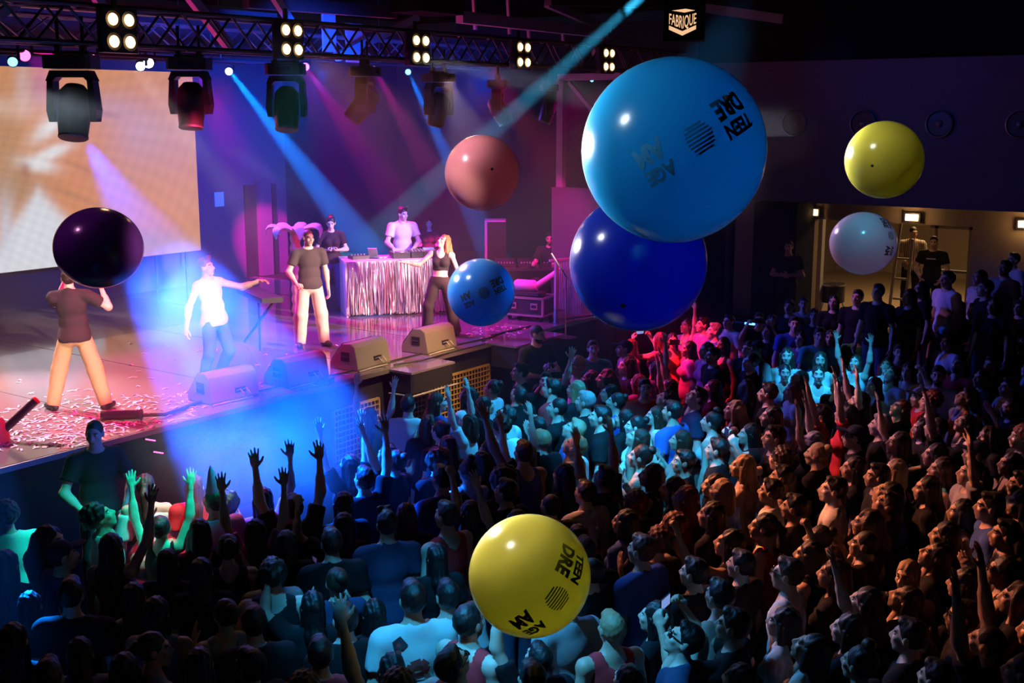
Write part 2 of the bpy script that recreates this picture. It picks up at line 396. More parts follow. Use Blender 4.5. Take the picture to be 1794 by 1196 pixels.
# round wall ports (jet nozzles) on the fascia
for i, (px, nm) in enumerate(((1390, 'dim round air nozzle closest to the big light blue ball on the far wall'), (1511, 'round air nozzle peeking out behind the small yellow ball'),
                              (1645, 'round air nozzle with bright rim beside the small yellow ball'), (1787, 'round air nozzle on the far wall cut by the picture edge'))):
    p = aty(px, 216, 20.55)
    t = empty('air_nozzle', (p.x, 20.6, 4.64)); tag(t, nm, 'vent', 'air nozzles on the far wall')
    M = Matrix.Rotation(R_(90), 4, 'X')
    MB().lathe([(0.19, -0.02), (0.225, -0.02), (0.23, 0.05), (0.212, 0.06), (0.19, 0.03), (0.19, -0.02)], 32, M).build('rim', 'steel', t, True)
    MB().lathe([(0.19, 0.03), (0.13, -0.005), (0.0, -0.012)], 32, M).build('throat', 'fixture_black', t, True)
    MB().lathe([(0.0, 0.05), (0.05, 0.045), (0.08, 0.015), (0.075, 0.0)], 24, M).build('cone', 'dark_steel', t, True)

# exit lamps
for px, py, lb in ((1422, 372, 'glowing emergency lamp over the edge of the lit doorway'), (1597, 381, 'glowing emergency lamp above the person in the striped shirt'),
                   (1796, 393, 'glowing emergency lamp cut by the picture edge')):
    p = aty(px, py, 21.9)
    t = empty('emergency_lamp', (p.x, 21.98, p.z)); tag(t, lb, 'lamp', 'emergency lamps on the far wall')
    MB().box((0, -0.03, 0), (0.30, 0.06, 0.17)).build('housing', 'fixture_black', t)
    MB().box((0, -0.065, 0), (0.235, 0.012, 0.115)).build('diffuser', 'exit_light', t)
    d = bpy.data.lights.new('emergency_glow', 'POINT'); d.energy = 7; d.color = (1, 0.55, 0.2); d.shadow_soft_size = 0.08
    l = bpy.data.objects.new('emergency_glow', d); COL.objects.link(l); l.parent = t; l.location = (0, -0.16, 0)

# wall notice and red cabinet on the far wall
p = aty(1327, 397, 21.97)
t = empty('wall_notice', (p.x, 21.97, p.z)); tag(t, 'small red and white notice with a round symbol on the far wall', 'sign')
MB().box((0, 0, 0), (0.13, 0.02, 0.26)).build('board', 'poster_white', t)
MB().box((0, -0.012, 0.03), (0.11, 0.008, 0.17)).build('red_field', 'poster_red', t)
MB().lathe([(0.03, 0), (0.045, 0.004), (0.045, 0.008), (0.03, 0.008), (0.03, 0)], 20, Matrix.Translation((0, -0.018, 0.03)) @ Matrix.Rotation(R_(90), 4, 'X')).build('symbol', 'poster_white', t)
p = aty(1337, 442, 21.97)
t = empty('fire_cabinet', (p.x, 21.95, p.z)); tag(t, 'red wall cabinet below the small notice by the far wall', 'cabinet')
MB().box((0, 0, 0), (0.16, 0.1, 0.44)).build('body', 'poster_red', t)
MB().box((0, -0.056, 0), (0.12, 0.012, 0.38)).build('door', 'poster_red', t)
MB().box((0.04, -0.068, 0), (0.012, 0.012, 0.06)).build('handle', 'steel', t)

# blue LED strips along the rail of the step
for i, (x0, x1, py, lb) in enumerate(((1305, 1322, 566, 'short glowing blue light strip beneath the white T-shirt at the rear rail'), (1368, 1379, 575, 'tiny glowing blue light strip in the middle of the rear rail'),
                                      (1448, 1460, 586, 'glowing blue light strip on the rear rail in front of the doorway'))):
    a = aty(x0, py, 19.3); b = aty(x1, py + 2, 19.3)
    t = MB().box(((a.x + b.x) / 2, 19.305, a.z), (b.x - a.x, 0.03, 0.035)).build('light_strip', 'ledstrip'); tag(t, lb, 'light', 'blue strips on the rear rail')
t = empty('rear_rail', (-8.0, 19.3, 0.0)); tag(t, 'black metal rail at the back of the dance floor', 'railing')
MB().tube((-2.2, 0.05, 1.14), (2.2, 0.05, 1.14), 0.03).build('top_rail', 'fixture_black', t)
for x in (-2.1, -0.7, 0.7, 2.1): MB().tube((x, 0.05, 0), (x, 0.05, 1.14), 0.025).build('post', 'fixture_black', t)

# notice sheet and doorway on the stage back wall
p = atx(384, 349, -19.79)
t = MB().box(p, (0.02, 0.24, 0.3)).build('paper_notice', 'paper'); tag(t, 'white paper notice taped to the stage back wall beside the screen', 'notice')
struct(MB().box((-19.78, atx(440, 400, -19.78).y, 2.3), (0.05, 0.32, 2.0)).build('door_1', 'black_paint'))
struct(MB().box((-19.72, atx(463, 400, -19.72).y, 2.35), (0.16, 0.34, 2.1)).build('trim_21', 'wall_paint'))
struct(MB().box((-19.78, atx(481, 400, -19.78).y, 2.3), (0.05, 0.14, 2.0)).build('door_2', 'black_paint'))

# ------------------------------------------------------------------ LED screen with its picture
def screen_colour(px, py):
    """flat moving picture on the screen at this moment, px 0..344, py 110..475"""
    def blob(x, y, rx, ry, a=0.0):
        c, s = math.cos(R_(a)), math.sin(R_(a)); dx, dy = px - x, py - y
        u, v = (dx * c + dy * s) / rx, (-dx * s + dy * c) / ry
        return math.exp(-(u * u + v * v))
    def mixc(c, d, t): t = max(0, min(1, t)); return [c[i] * (1 - t) + d[i] * t for i in range(3)]
    c = [0.86, 0.36, 0.12]
    c = mixc(c, [0.80, 0.43, 0.46], 0.95 * blob(270, 250, 95, 90))
    c = mixc(c, [0.92, 0.42, 0.22], 0.8 * blob(300, 350, 70, 60))
    c = mixc(c, [0.55, 0.33, 0.16], 0.9 * blob(20, 330, 60, 40))
    c = mixc(c, [0.62, 0.35, 0.15], 0.8 * blob(10, 250, 30, 120))
    c = mixc(c, [0.55, 0.30, 0.42], 0.7 * blob(70, 150, 30, 40))
    c = mixc(c, [0.85, 0.62, 0.55], 0.6 * blob(40, 150, 14, 50))
    c = mixc(c, [0.70, 0.42, 0.55], 0.7 * blob(200, 190, 60, 26, 12))
    c = mixc(c, [1.0, 0.95, 0.9], 1.1 * blob(88, 222, 40, 15, -38))
    c = mixc(c, [1.0, 0.97, 0.94], 1.25 * blob(90, 268, 36, 11, -24))
    c = mixc(c, [1.0, 0.97, 0.94], 1.2 * blob(66, 288, 32, 12, 10))
    c = mixc(c, [0.45, 0.18, 0.06], 0.7 * blob(44, 296, 9, 14))
    c = mixc(c, [0.52, 0.24, 0.30], 0.75 * blob(185, 200, 40, 6, 14))
    c = mixc(c, [0.60, 0.25, 0.12], 0.6 * blob(150, 298, 36, 5, 24))
    c = mixc(c, [0.62, 0.30, 0.13], 0.7 * blob(125, 340, 40, 6, 24))
    c = mixc(c, [0.72, 0.45, 0.62], 0.5 * blob(240, 232, 34, 30))
    c = mixc(c, [0.5, 0.44, 0.30], 0.6 * blob(255, 425, 60, 22))
    c = mixc(c, [0.75, 0.62, 0.52], 0.6 * blob(320, 440, 40, 20))
    # white cloth shape in the lower corner
    e = (py - 330) - abs(px - 66) * (1.05 if px > 66 else 1.5) * 1.0
    c = mixc(c, [0.90, 0.93, 0.97], 1 / (1 + math.exp(-(e) / 7.0)) if px < 175 else 0)
    c = mixc(c, [0.75, 0.80, 0.92], 0.8 * blob(10, 400, 16, 60))
    n = 1.0 + 0.035 * math.sin(py * 2.1) + 0.03 * math.sin(px * 0.31 + py * 0.11)
    return [max(0, v) * n for v in c]
XS = -19.55
nY, nZ = 150, 96; Y0, Y1, Z0, Z1 = 8.6, 16.07, 2.04, 5.62
vv = []; cc = []
for j in range(nZ + 1):
    for i in range(nY + 1):
        y = Y0 + (Y1 - Y0) * i / nY; z = Z0 + (Z1 - Z0) * j / nZ
        vv.append((XS, y, z)); qx, qy, _ = pix((XS, y, z)); cc.append(screen_colour(qx, qy))
ff = [(j * (nY + 1) + i, j * (nY + 1) + i + 1, (j + 1) * (nY + 1) + i + 1, (j + 1) * (nY + 1) + i) for j in range(nZ) for i in range(nY)]
me = bpy.data.meshes.new('display'); me.from_pydata(vv, [], ff)
ca = me.color_attributes.new('picture', 'FLOAT_COLOR', 'POINT')
ca.data.foreach_set('color', np.array([[*c, 1.0] for c in cc], dtype=np.float32).ravel())
m = bpy.data.materials.new('led_picture'); m.use_nodes = True; nt = m.node_tree
b = nt.nodes['Principled BSDF']; b.inputs['Base Color'].default_value = (0.02, 0.02, 0.02, 1)
an = nt.nodes.new('ShaderNodeVertexColor'); an.layer_name = 'picture'
nt.links.new(an.outputs['Color'], b.inputs['Emission Color']); b.inputs['Emission Strength'].default_value = 0.74
me.materials.append(m); MATS['led_picture'] = m
scr = empty('video_screen', (0, 0, 0)); tag(scr, 'large LED video screen showing an orange close-up picture behind the stage', 'screen')
link(bpy.data.objects.new('display', me), scr)
MB().box((XS - 0.09, (Y0 + Y1) / 2, (Z0 + Z1) / 2), (0.14, Y1 - Y0, Z1 - Z0)).build('cabinet', 'fixture_black', scr)
for y in (15.0, 15.75):
    MB().tube((XS - 0.08, y, SZ), (XS - 0.08, y, Z0), 0.03).build('leg', 'fixture_black', scr)

# ------------------------------------------------------------------ trusses
def truss(name, a, b, w, h, n, label, group=None, mt='steel', rc=0.025, rb=0.014):
    a, b = Vector(a), Vector(b); t = empty(name, a); tag(t, label, 'truss', group)
    L = (b - a).length; u = (b - a).normalized(); z = Vector((0, 0, 1)); s = u.cross(z)
    cor = [s * (w / 2 * i) + z * (h / 2 * j) for i in (-1, 1) for j in (-1, 1)]
    for c in cor: MB().tube(c, c + u * L, rc, 8).build('chord', mt, t)
    for k in range(n):
        p, q = u * (L * k / n), u * (L * (k + 1) / n)
        for (c0, c1) in ((0, 1), (2, 3), (0, 2), (1, 3)):
            A, B = (cor[c0], cor[c1]) if k % 2 == 0 else (cor[c1], cor[c0])
            MB().tube(A + p, B + q, rb, 6, caps=False).build('lacing', mt, t)
    return t
TX = -10.4
truss('lighting_truss', (TX, 4.6, 5.64), (TX, 19.4, 5.70), 0.34, 0.36, 44, 'front lighting truss carrying the warm blinders above the stage edge', None, 'dark_steel')
truss('rear_truss', (-15.6, 6.0, 6.0), (-15.6, 22.0, 6.0), 0.3, 0.34, 34, 'rear lighting truss half hidden behind the front truss', None, 'steel')
# roof steel seen above the truss: each beam a thing of its own
def beam_px(p0, p1, X, w, h, name, label, mt='painted_beam', X1=None):
    a = atx(*p0, X); b = atx(*p1, X if X1 is None else X1)
    o = MB().beam(a, b, w, h).build(name, mt); tag(o, label, 'beam', 'roof steel over the stage'); return o
beam_px((-40, 52), (80, -30), -12.5, 0.10, 0.10, 'roof_brace', 'sloping roof brace at the upper corner above the screen')
beam_px((165, -10), (200, 42), -12.5, 0.09, 0.10, 'roof_brace', 'steep roof brace behind the first warm blinder')
beam_px((330, -10), (402, 82), -12.2, 0.10, 0.12, 'roof_brace', 'steep roof brace between the first two blinders')
beam_px((478, -10), (520, 55), -12.2, 0.09, 0.10, 'roof_brace', 'steep roof brace just before the second blinder')
beam_px((590, 100), (730, 30), -12.4, 0.10, 0.12, 'roof_brace', 'rising roof brace beside the black projector box')
beam_px((958, 6), (1068, 52), -12.0, 0.10, 0.13, 'roof_brace', 'falling roof brace under the blue ceiling girder')
beam_px((1040, 92), (1105, 62), -11.5, 0.08, 0.12, 'roof_brace', 'short roof brace near the last blinder')
beam_px((-20, -4), (480, 34), -13.2, 0.14, 0.16, 'roof_girder', 'long roof girder running above the front truss', 'dark_steel')
beam_px((430, 2), (690, 22), -12.6, 0.14, 0.18, 'roof_girder', 'roof girder leading to the black projector box', 'dark_steel')
beam_px((805, 30), (1060, 58), -12.0, 0.14, 0.18, 'roof_girder', 'blue lit roof girder behind the cyan beam', 'painted_beam')
beam_px((960, 0), (1180, 8), -11.2, 0.12, 0.16, 'roof_girder', 'high roof girder beside the hanging cube sign', 'dark_steel')
beam_px((1236, 14), (1376, 34), -9.0, 0.12, 0.14, 'roof_girder', 'isolated bluish girder beyond the hanging cube sign', 'dark_steel', -7.4)
for k, (x, y0, y1) in enumerate(((830, 0, 52), (890, 0, 60), (925, 36, 78), (985, 52, 80))):
    beam_px((x, y0), (x + 3, y1), -12.2, 0.05, 0.05, 'roof_hanger', ['thin roof hanger next to the projector box', 'thin roof hanger beyond the projector box', 'short roof hanger above the fourth blinder', 'short roof hanger under the blue girder'][k])
for k, (x0, x1, yy) in enumerate(((180, 250, 6), (560, 592, 22), (600, 640, 40))):
    a = atx(x0, yy, -12.9); b = atx(x1, yy + 70, -12.9)
    o = MB().box((a + b) / 2, (0.05, (b.y - a.y) * 0.7, abs(a.z - b.z))).build('roof_panel', 'painted_beam'); tag(o, ['pale roof panel behind the first blinder', 'narrow bluish roof panel behind the second blinder', 'wide bluish roof panel before the projector box'][k], 'panel', 'roof steel over the stage')
# black projector box
t = empty('projector_box', atx(748, 10, -11.0)); tag(t, 'black projector box hanging above the front truss', 'projector')
MB().box((0, 0, 0.1), (0.6, 0.95, 0.42), ch=0.03).build('body', 'soffit', t)
MB().box((0, -0.40, 0.4), (0.06, 0.06, 0.5)).build('bracket', 'fixture_black', t)
MB().box((0, 0.40, 0.4), (0.06, 0.06, 0.5)).build('bracket', 'fixture_black', t)

# ------------------------------------------------------------------ blinders, 2x2 lamps
MX = Matrix.Rotation(R_(90), 4, 'Y')
lamp_me = None
for k, (px, py, nm) in enumerate(((213, 54, 'first blinder above the screen, brightest and largest'), (512, 70, 'second blinder from the screen side of the truss'), (738, 86, 'middle blinder of the five on the truss'),
                                  (918, 96, 'fourth blinder from the screen side of the truss'), (1067, 105, 'smallest and farthest blinder next to the big light blue ball'))):
    p = atx(px, py, TX + 0.3)
    t = empty('blinder', p, 0.0); tag(t, 'warm four-lamp ' + nm, 'stage light', 'four-lamp blinders on the front truss')
    MB().box((-0.07, 0, 0), (0.12, 0.40, 0.42), ch=0.02).build('housing', 'fixture_black', t)
    for y in (-0.093, 0.093):
        for z in (-0.105, 0.105):
            l = MB().lathe([(0.072, 0.0), (0.085, 0.006), (0.09, -0.02)], 20, Matrix.Translation((0.0, y, z)) @ MX).build('reflector', 'dark_steel', t, True)
            MB().lathe([(0.058, 0.004), (0.045, 0.02), (0.02, 0.03), (0.0, 0.032)], 18, Matrix.Translation((0.0, y, z)) @ MX).build('lamp', 'blinder_lamp', l, True)
    MB().box((-0.1, 0, 0.27), (0.03, 0.05, 0.16)).build('clamp', 'fixture_black', t)
    MB().beam((-0.06, -0.215, -0.02), (-0.06, -0.215, 0.22), 0.02, 0.03).build('yoke_arm', 'fixture_black', t)
    MB().beam((-0.06, 0.215, -0.02), (-0.06, 0.215, 0.22), 0.02, 0.03).build('yoke_arm', 'fixture_black', t)
    spot('blinder_light', p + Vector((0.12, 0, 0)), (p.x + 5, p.y - 3.6, 1.2), (1, 0.5, 0.2), 45, 70, 0.9, 0.1)

# ------------------------------------------------------------------ moving heads
def moving_head(px, py, X, s, tilt, pan, label, mt='fixture_black'):
    p = atx(px, py, X)
    t = empty('moving_head', p, R_(pan)); t.scale = (s, s, s); tag(t, label, 'stage light', 'moving heads under the front truss')
    MB().box((0, 0, -0.09), (0.36, 0.46, 0.13), ch=0.04).build('base', mt, t)
    MB().box((0, -0.12, 0.02), (0.07, 0.05, 0.1)).box((0, 0.12, 0.02), (0.07, 0.05, 0.1)).box((0, 0, 0.0), (0.05, 0.34, 0.03)).build('clamp_bracket', mt, t)
    for sg in (-1, 1): MB().tube((0, sg * 0.12, 0.06), (0, sg * 0.12, 0.34), 0.018).build('hook', mt, t)
    MB().box((0.181, 0, -0.09), (0.004, 0.16, 0.05)).build('display_panel', 'lens_dark', t)
    y = MB()
    for sg in (-1, 1):
        y.prism([(sg * 0.15, -0.17), (sg * 0.22, -0.25), (sg * 0.245, -0.55), (sg * 0.225, -0.66), (sg * 0.175, -0.66), (sg * 0.165, -0.26)], -0.085, 0.085)
    y.prism([(-0.19, -0.17), (0.19, -0.17), (0.235, -0.27), (0.165, -0.27), (0.13, -0.235), (-0.13, -0.235), (-0.165, -0.27), (-0.235, -0.27)], -0.085, 0.085)
    y.build('yoke', mt, t)
    h = empty('head', (0, 0, -0.50)); h.parent = t; h.rotation_euler = (0, R_(tilt), 0)
    MB().lathe([(0.0, 0.20), (0.09, 0.195), (0.145, 0.13), (0.158, 0.0), (0.152, -0.16), (0.138, -0.30), (0.13, -0.335), (0.105, -0.335)], 24).build('head_shell', mt, h, True)
    MB().lathe([(0.106, -0.328), (0.07, -0.318), (0.0, -0.312)], 24).build('lens', 'lens_dark', h, True)
    MB().lathe([(0.128, -0.30), (0.142, -0.305), (0.142, -0.325), (0.128, -0.335)], 24).build('lens_ring', 'dark_steel', h, True)
    return t
HX = TX + 0.02
moving_head(124, 92, HX, 1.0, -16, -54, 'black moving head light in front of the video screen, largest of the row')
moving_head(331, 98, HX, 0.92, -10, -56, 'black moving head light overlapping the edge of the video screen')
moving_head(500, 108, HX, 0.95, -16, -52, 'black moving head light hanging below the second blinder')
moving_head(639, 114, HX, 0.88, 40, 26, 'black moving head light swung sideways between two magenta beams')
moving_head(768, 126, HX, 0.86, 16, -10, 'blue hazed moving head light below the middle blinder')
moving_head(872, 138, HX, 0.8, -28, 30, 'dim moving head light above the pink ball')
moving_head(962, 146, HX, 0.72, 20, 40, 'faint moving head light crossed by the cyan beam')

# ------------------------------------------------------------------ small LED pars with lit lenses
def par(px, py, X, target, mt, label, r=0.085, spread_col=None, w=0, ang=30):
    p = atx(px, py, X); d = (Vector(target) - p).normalized()
    t = empty('led_par', p); tag(t, label, 'stage light', 'small LED lamps on the bars')
    M = d.to_track_quat('Z', 'Y').to_matrix().to_4x4()
    MB().lathe([(0.0, -0.16), (r * 0.8, -0.15), (r, -0.05), (r, 0.03), (r * 0.9, 0.03), (r * 0.88, 0.0)], 18, M).build('housing', 'fixture_black', t, True)
    MB().lathe([(r * 0.88, 0.005), (r * 0.5, 0.02), (0.0, 0.024)], 18, M).build('lens', mt, t, True)
    MB().beam(M @ Vector((r + 0.01, 0, -0.05)), M @ Vector((r + 0.01, 0, -0.05)) + Vector((0, 0, 0.22)), 0.02, 0.03).build('bracket', 'fixture_black', t)
    return t
CAMP = Vector((-2, 2, 3))
par(43, 97, -13.0, CAMP, 'par_pink', 'pink glowing LED lamp left of the largest moving head'.replace('left of', 'just before'), 0.075)
par(161, 102, -13.0, CAMP, 'par_pink', 'pink glowing LED lamp behind the largest moving head', 0.06)
par(246, 116, -14.0, CAMP, 'par_white', 'lower of the two white glowing LED lamps above the screen', 0.07)
par(260, 110, -14.0, CAMP, 'par_white', 'upper of the two white glowing LED lamps above the screen', 0.08)
par(401, 125, -15.9, CAMP, 'par_white', 'white LED lamp at the start of the long blue beam', 0.07)
par(535, 117, -15.0, CAMP, 'par_pink', 'pink LED lamp behind the moving head at the second blinder', 0.075)
par(655, 121, -15.0, CAMP, 'par_pink', 'pink LED lamp above the sideways moving head', 0.06)
par(715, 126, -15.0, CAMP, 'par_cyan', 'cyan white LED lamp at the start of the short blue beam', 0.06)
par(22, 108, -12.6, CAMP, 'par_cyan', 'pale blue LED lamp at the picture edge above the screen', 0.06)
par(1037, 140, -12.4, CAMP, 'par_cyan', 'tiny blue LED lamp beside the steel portal', 0.04)

for X, y0, y1, px, py, lb in ((-13.0, 5.5, 12.0, 100, 92, 'thin black lighting bar above the screen carrying the pink lamps'), (-14.0, 7.5, 12.5, 253, 104, 'thin black lighting bar carrying the two white lamps'),
                         (-15.0, 11.0, 20.0, 625, 110, 'thin black lighting bar at the start of the magenta beams')):
    z = atx(px, py, X).z; t = empty('lighting_bar', (X, y0, z)); tag(t, lb, 'bar', 'lighting bars')
    MB().tube((0, 0, 0), (0, y1 - y0, 0), 0.024).build('pipe', 'fixture_black', t)
    for k in range(4): MB().tube((0, (y1 - y0) * (k + .5) / 4, 0), (0, (y1 - y0) * (k + .5) / 4, 7.2 - z), 0.008).build('hanger', 'fixture_black', t)
# ------------------------------------------------------------------ hanging cube sign
p = aty(1196, 38, 9.5); t = empty('venue_sign', p, R_(20)); t.scale = (0.76, 0.76, 0.76); tag(t, 'black hanging box sign with a pale cube logo and lettering', 'sign')
MB().box((0, 0.16, 0.05), (0.44, 0.3, 0.52), ch=0.01).build('box', 'soffit', t)
MB().tube((-0.12, 0.16, 0.3), (-0.12, 0.16, 1.6), 0.012).build('hanger', 'fixture_black', t)
MB().tube((0.12, 0.16, 0.3), (0.12, 0.16, 1.6), 0.012).build('hanger', 'fixture_black', t)
def text_mesh(txt, res=3, bold=0.0):
    c = bpy.data.curves.new('lettering', 'FONT'); c.body = txt; c.align_x = 'CENTER'; c.resolution_u = res; c.offset = bold
    o = bpy.data.objects.new('lettering', c); COL.objects.link(o)
    dg = bpy.context.evaluated_depsgraph_get(); me = bpy.data.meshes.new_from_object(o.evaluated_get(dg))
    bpy.data.objects.remove(o); bpy.data.curves.remove(c)
    bm = bmesh.new(); bm.from_mesh(me); bmesh.ops.triangulate(bm, faces=bm.faces)
    bmesh.ops.subdivide_edges(bm, edges=[e for e in bm.edges if e.calc_length() > 0.12], cuts=2); bmesh.ops.triangulate(bm, faces=bm.faces)
    bm.to_mesh(me); bm.free()
    v = np.array([x.co[:] for x in me.vertices]); f = [tuple(q.vertices) for q in me.polygons]
    bpy.data.meshes.remove(me); return v, f
v, f = text_mesh('FABRIQUE', 3, 0.012)
v[:, 0] -= (v[:, 0].max() + v[:, 0].min()) / 2; hw = v[:, 0].max(); hh = v[:, 1].max()
W2 = 0.155; TH_ = 0.115
pts = []
for q in v:
    u = q[0] / hw; w = q[1] / hh; dip = 1 - abs(u)
    pts.append((u * W2, -0.006, -0.02 + w * TH_ - (0.055 * (1 - w) + 0.03 * w) * dip))
MB().add(pts, f).build('lettering', 'sign_print_glow', t)
MB().add([(-0.155 * 0.82, -0.006, 0.125), (0.02, -0.006, 0.10), (0.155 * 0.9, -0.006, 0.122), (0.03, -0.006, 0.142)], [(0, 1, 2, 3)]).build('logo_lid', 'sign_print_glow', t)
MB().add([(-0.155, -0.006, -0.04), (0, -0.006, -0.105), (0.155, -0.006, -0.04), (0.155, -0.006, -0.085), (0, -0.006, -0.155), (-0.155, -0.006, -0.085)], [(0, 1, 4, 5), (1, 2, 3, 4)]).build('logo_chevron', 'sign_print_glow', t)

# ------------------------------------------------------------------ wedge monitors along the stage edge
def wedge(px, py, rz, label, s=1.0):
    p = at(px, py, SZ)
    t = empty('wedge_monitor', p, rz); t.scale = (s, s, s); tag(t, label, 'speaker', 'wedge monitors on the stage edge')
    # local: +x to the crowd, length along y
    prof = [(0.24, 0.0), (0.26, 0.03), (0.20, 0.33), (0.12, 0.38), (-0.02, 0.37), (-0.25, 0.10), (-0.25, 0.0)]
    Mz = Matrix.Rotation(R_(90), 4, 'Z')
    M2 = Matrix(((0, 1, 0, 0), (1, 0, 0, 0), (0, 0, 1, 0), (0, 0, 0, 1)))
    body = MB().prism([(a, b) for a, b in prof], -0.36, 0.36, M2).build('cabinet', 'monitor_shell', t)
    bv = body.modifiers.new('edge', 'BEVEL'); bv.width = 0.012; bv.segments = 2
    g = [(-0.045, 0.358), (-0.245, 0.118), (-0.255, 0.126), (-0.055, 0.366)]
    MB().prism(g, -0.33, 0.33, M2).build('front_grille', 'grille', t)
    for sg in (-1, 1):
        MB().box((0.03, sg * 0.362, 0.19), (0.15, 0.012, 0.13)).build('handle_recess', 'rubber', t)
        MB().tube((-0.03, sg * 0.37, 0.19), (0.09, sg * 0.37, 0.19), 0.012).build('handle', 'fixture_black', t)
    MB().box((0.237, 0.08, 0.12), (0.02, 0.16, 0.08)).build('connector_plate', 'fixture_black', t)
    for k, yy in enumerate((0.03, 0.12)):
        MB().path([(0.24, yy, 0.12), (0.31, yy, 0.15), (0.34, yy + 0.03, 0.09), (0.31, yy + 0.10, 0.02), (0.27, yy - 0.15, 0.012), (0.29, yy - 0.4, 0.012)], 0.010).build('cable', 'cable_pale', t)
    return t
wedge(392, 696, R_(-4), 'wedge monitor sunk in blue smoke in front of the person in the white sleeveless shirt')
wedge(520, 668, R_(-2), 'blue lit wedge monitor second along the stage edge')
wedge(632, 640, R_(3), 'tan lit wedge monitor in front of the person in the grey T-shirt')
wedge(752, 612, R_(2), 'tan lit wedge monitor at the feet of the dancing person in the crop top')

# ledge box on the stage front and lattice grilles under the edge
t = empty('front_ledge', (SX + 0.03, 12.66, 0)); tag(t, 'black equipment box fixed to the stage front below the wedges', 'box')
MB().box((0.2, 0, 1.12), (0.4, 0.92, 0.28), ch=0.03).build('body', 'black_paint', t)
MB().box((0.2, 0, 1.275), (0.42, 0.96, 0.03)).build('lid', 'stage_deck', t)
MB().tube((0.43, -0.5, 0.96), (0.43, 0.5, 0.96), 0.014).build('rail', 'painted_beam', t)
MB().tube((0.02, -0.52, 0.96), (0.43, -0.5, 0.96), 0.014).build('rail', 'painted_beam', t)
MB().tube((0.43, 0.1, 0.0), (0.43, 0.1, 0.96), 0.014).build('prop', 'fixture_black', t)
p = at(885, 600, 1.25); t = empty('front_ledge', (SX + 0.02, p.y + 0.3, 0)); tag(t, 'black equipment box on the stage front beside the guard in the dark pit', 'box')
MB().box((0.25, 0, 1.10), (0.5, 1.3, 0.34), ch=0.03).build('body', 'black_paint', t)
MB().box((0.25, 0, 1.285), (0.54, 1.35, 0.03)).build('lid', 'stage_deck', t)
for k, (y0, y1, z0, z1, lb) in enumerate(((11.2, 12.1, 0.08, 0.87, 'gold lattice grille under the stage edge next to the blue smoke'), (12.7, 13.12, 0.05, 0.88, 'narrow gold lattice grille below the black equipment box'),
                                          (13.2, 14.7, 0.05, 0.91, 'wide gold lattice grille under the stage edge near the dancing person'))):
    t = empty('lattice_grille', (SX - 0.115, (y0 + y1) / 2, z0)); tag(t, lb, 'grille', 'lattice grilles under the stage')
    w, h = y1 - y0, z1 - z0
    fr = MB()
    fr.box((0, 0, h), (0.04, w, 0.03)).box((0, 0, 0), (0.04, w, 0.03)).box((0, -w / 2, h / 2), (0.04, 0.03, h)).box((0, w / 2, h / 2), (0.04, 0.03, h)); fr.build('frame', 'gold_lattice', t)
    lt = MB(); nv = int(w / 0.075); nh = int(h / 0.075)
    for i in range(1, nv): lt.box((0.0, -w / 2 + w * i / nv, h / 2), (0.012, 0.016, h))
    for i in range(1, nh): lt.box((0.012, 0, h * i / nh), (0.012, w, 0.016))
    o = lt.build('lattice', 'gold_lattice', t); o['kind'] = 'stuff'
# small edge lamps under the deck
for k, (px, py, lb) in enumerate(((262, 770, 'upper pink edge lamp on the stage front by the off-shoulder blouse'), (276, 792, 'lower pink edge lamp on the stage front by the off-shoulder blouse'))):
    p = atx(px, py, SX - 0.12)
    t = empty('edge_lamp', p); tag(t, lb, 'light', 'edge lamps'); t.rotation_euler = (R_(-20), 0, 0)
    MB().box((0, 0, 0), (0.03, 0.17, 0.03)).build('housing', 'fixture_black', t)
    MB().box((0.017, 0, 0), (0.006, 0.14, 0.014)).build('lens', 'par_pink', t)

# ------------------------------------------------------------------ DJ table with tinsel curtain
A = at(608, 556, SZ); B = at(762, 549, SZ); yaw = math.atan2(B.y - A.y, B.x - A.x)
L = (B - A).length + 0.25; TD = 0.85; THt = 0.98
t = empty('dj_table', (A.x, A.y, SZ), yaw); tag(t, 'DJ table draped with a glittering tinsel curtain', 'table')
MB().box((L / 2, TD / 2, THt - 0.02), (L + 0.04, TD + 0.04, 0.04)).build('top', 'table_top', t)
MB().box((0.015, TD / 2, THt / 2 - 0.02), (0.03, TD, THt - 0.04)).build('side_panel', 'table_side', t)
MB().box((L - 0.015, TD / 2, THt / 2 - 0.02), (0.03, TD, THt - 0.04)).build('side_panel', 'table_side', t)
MB().box((L / 2, 0.02, THt / 2), (L - 0.06, 0.02, THt - 0.05)).build('front_board', 'black_paint', t)
tin = MB(); tcol = []
ns = int(L / 0.0125)
for i in range(ns):
    for lay in range(2):
        x = L * (i + random.random()) / ns; y0 = -0.004 - 0.012 * lay - random.random() * 0.012; wv = random.random() * 6.28; w = 0.006 + random.random() * 0.006
        n = 7; top = THt - 0.005; bot = 0.02 + random.random() * 0.05; vs2 = []
        tw = random.uniform(-0.9, 0.9); a0 = random.uniform(-0.8, 0.8)
        for k in range(n + 1):
            s_ = k / n; z = top + (bot - top) * s_; an_ = a0 + tw * s_ * 3 + 0.5 * math.sin(7 * s_ + wv)
            xx = x + 0.01 * math.sin(5 * s_ + wv); yy = y0 - 0.02 * s_ * random.random()
            dx, dy = w * math.cos(an_), w * math.sin(an_)
            vs2 += [(xx - dx, yy - dy, z), (xx + dx, yy + dy, z)]
        tin.add(vs2, [(2 * k, 2 * k + 1, 2 * k + 3, 2 * k + 2) for k in range(n)], random.choice((0, 0, 1, 2)))
mat('foil_silver', (0.9, 0.85, 0.86), 0.33, 0.8); mat('foil_pink', (0.9, 0.4, 0.55), 0.35, 0.8); mat('foil_blue', (0.6, 0.6, 0.85), 0.33, 0.8)
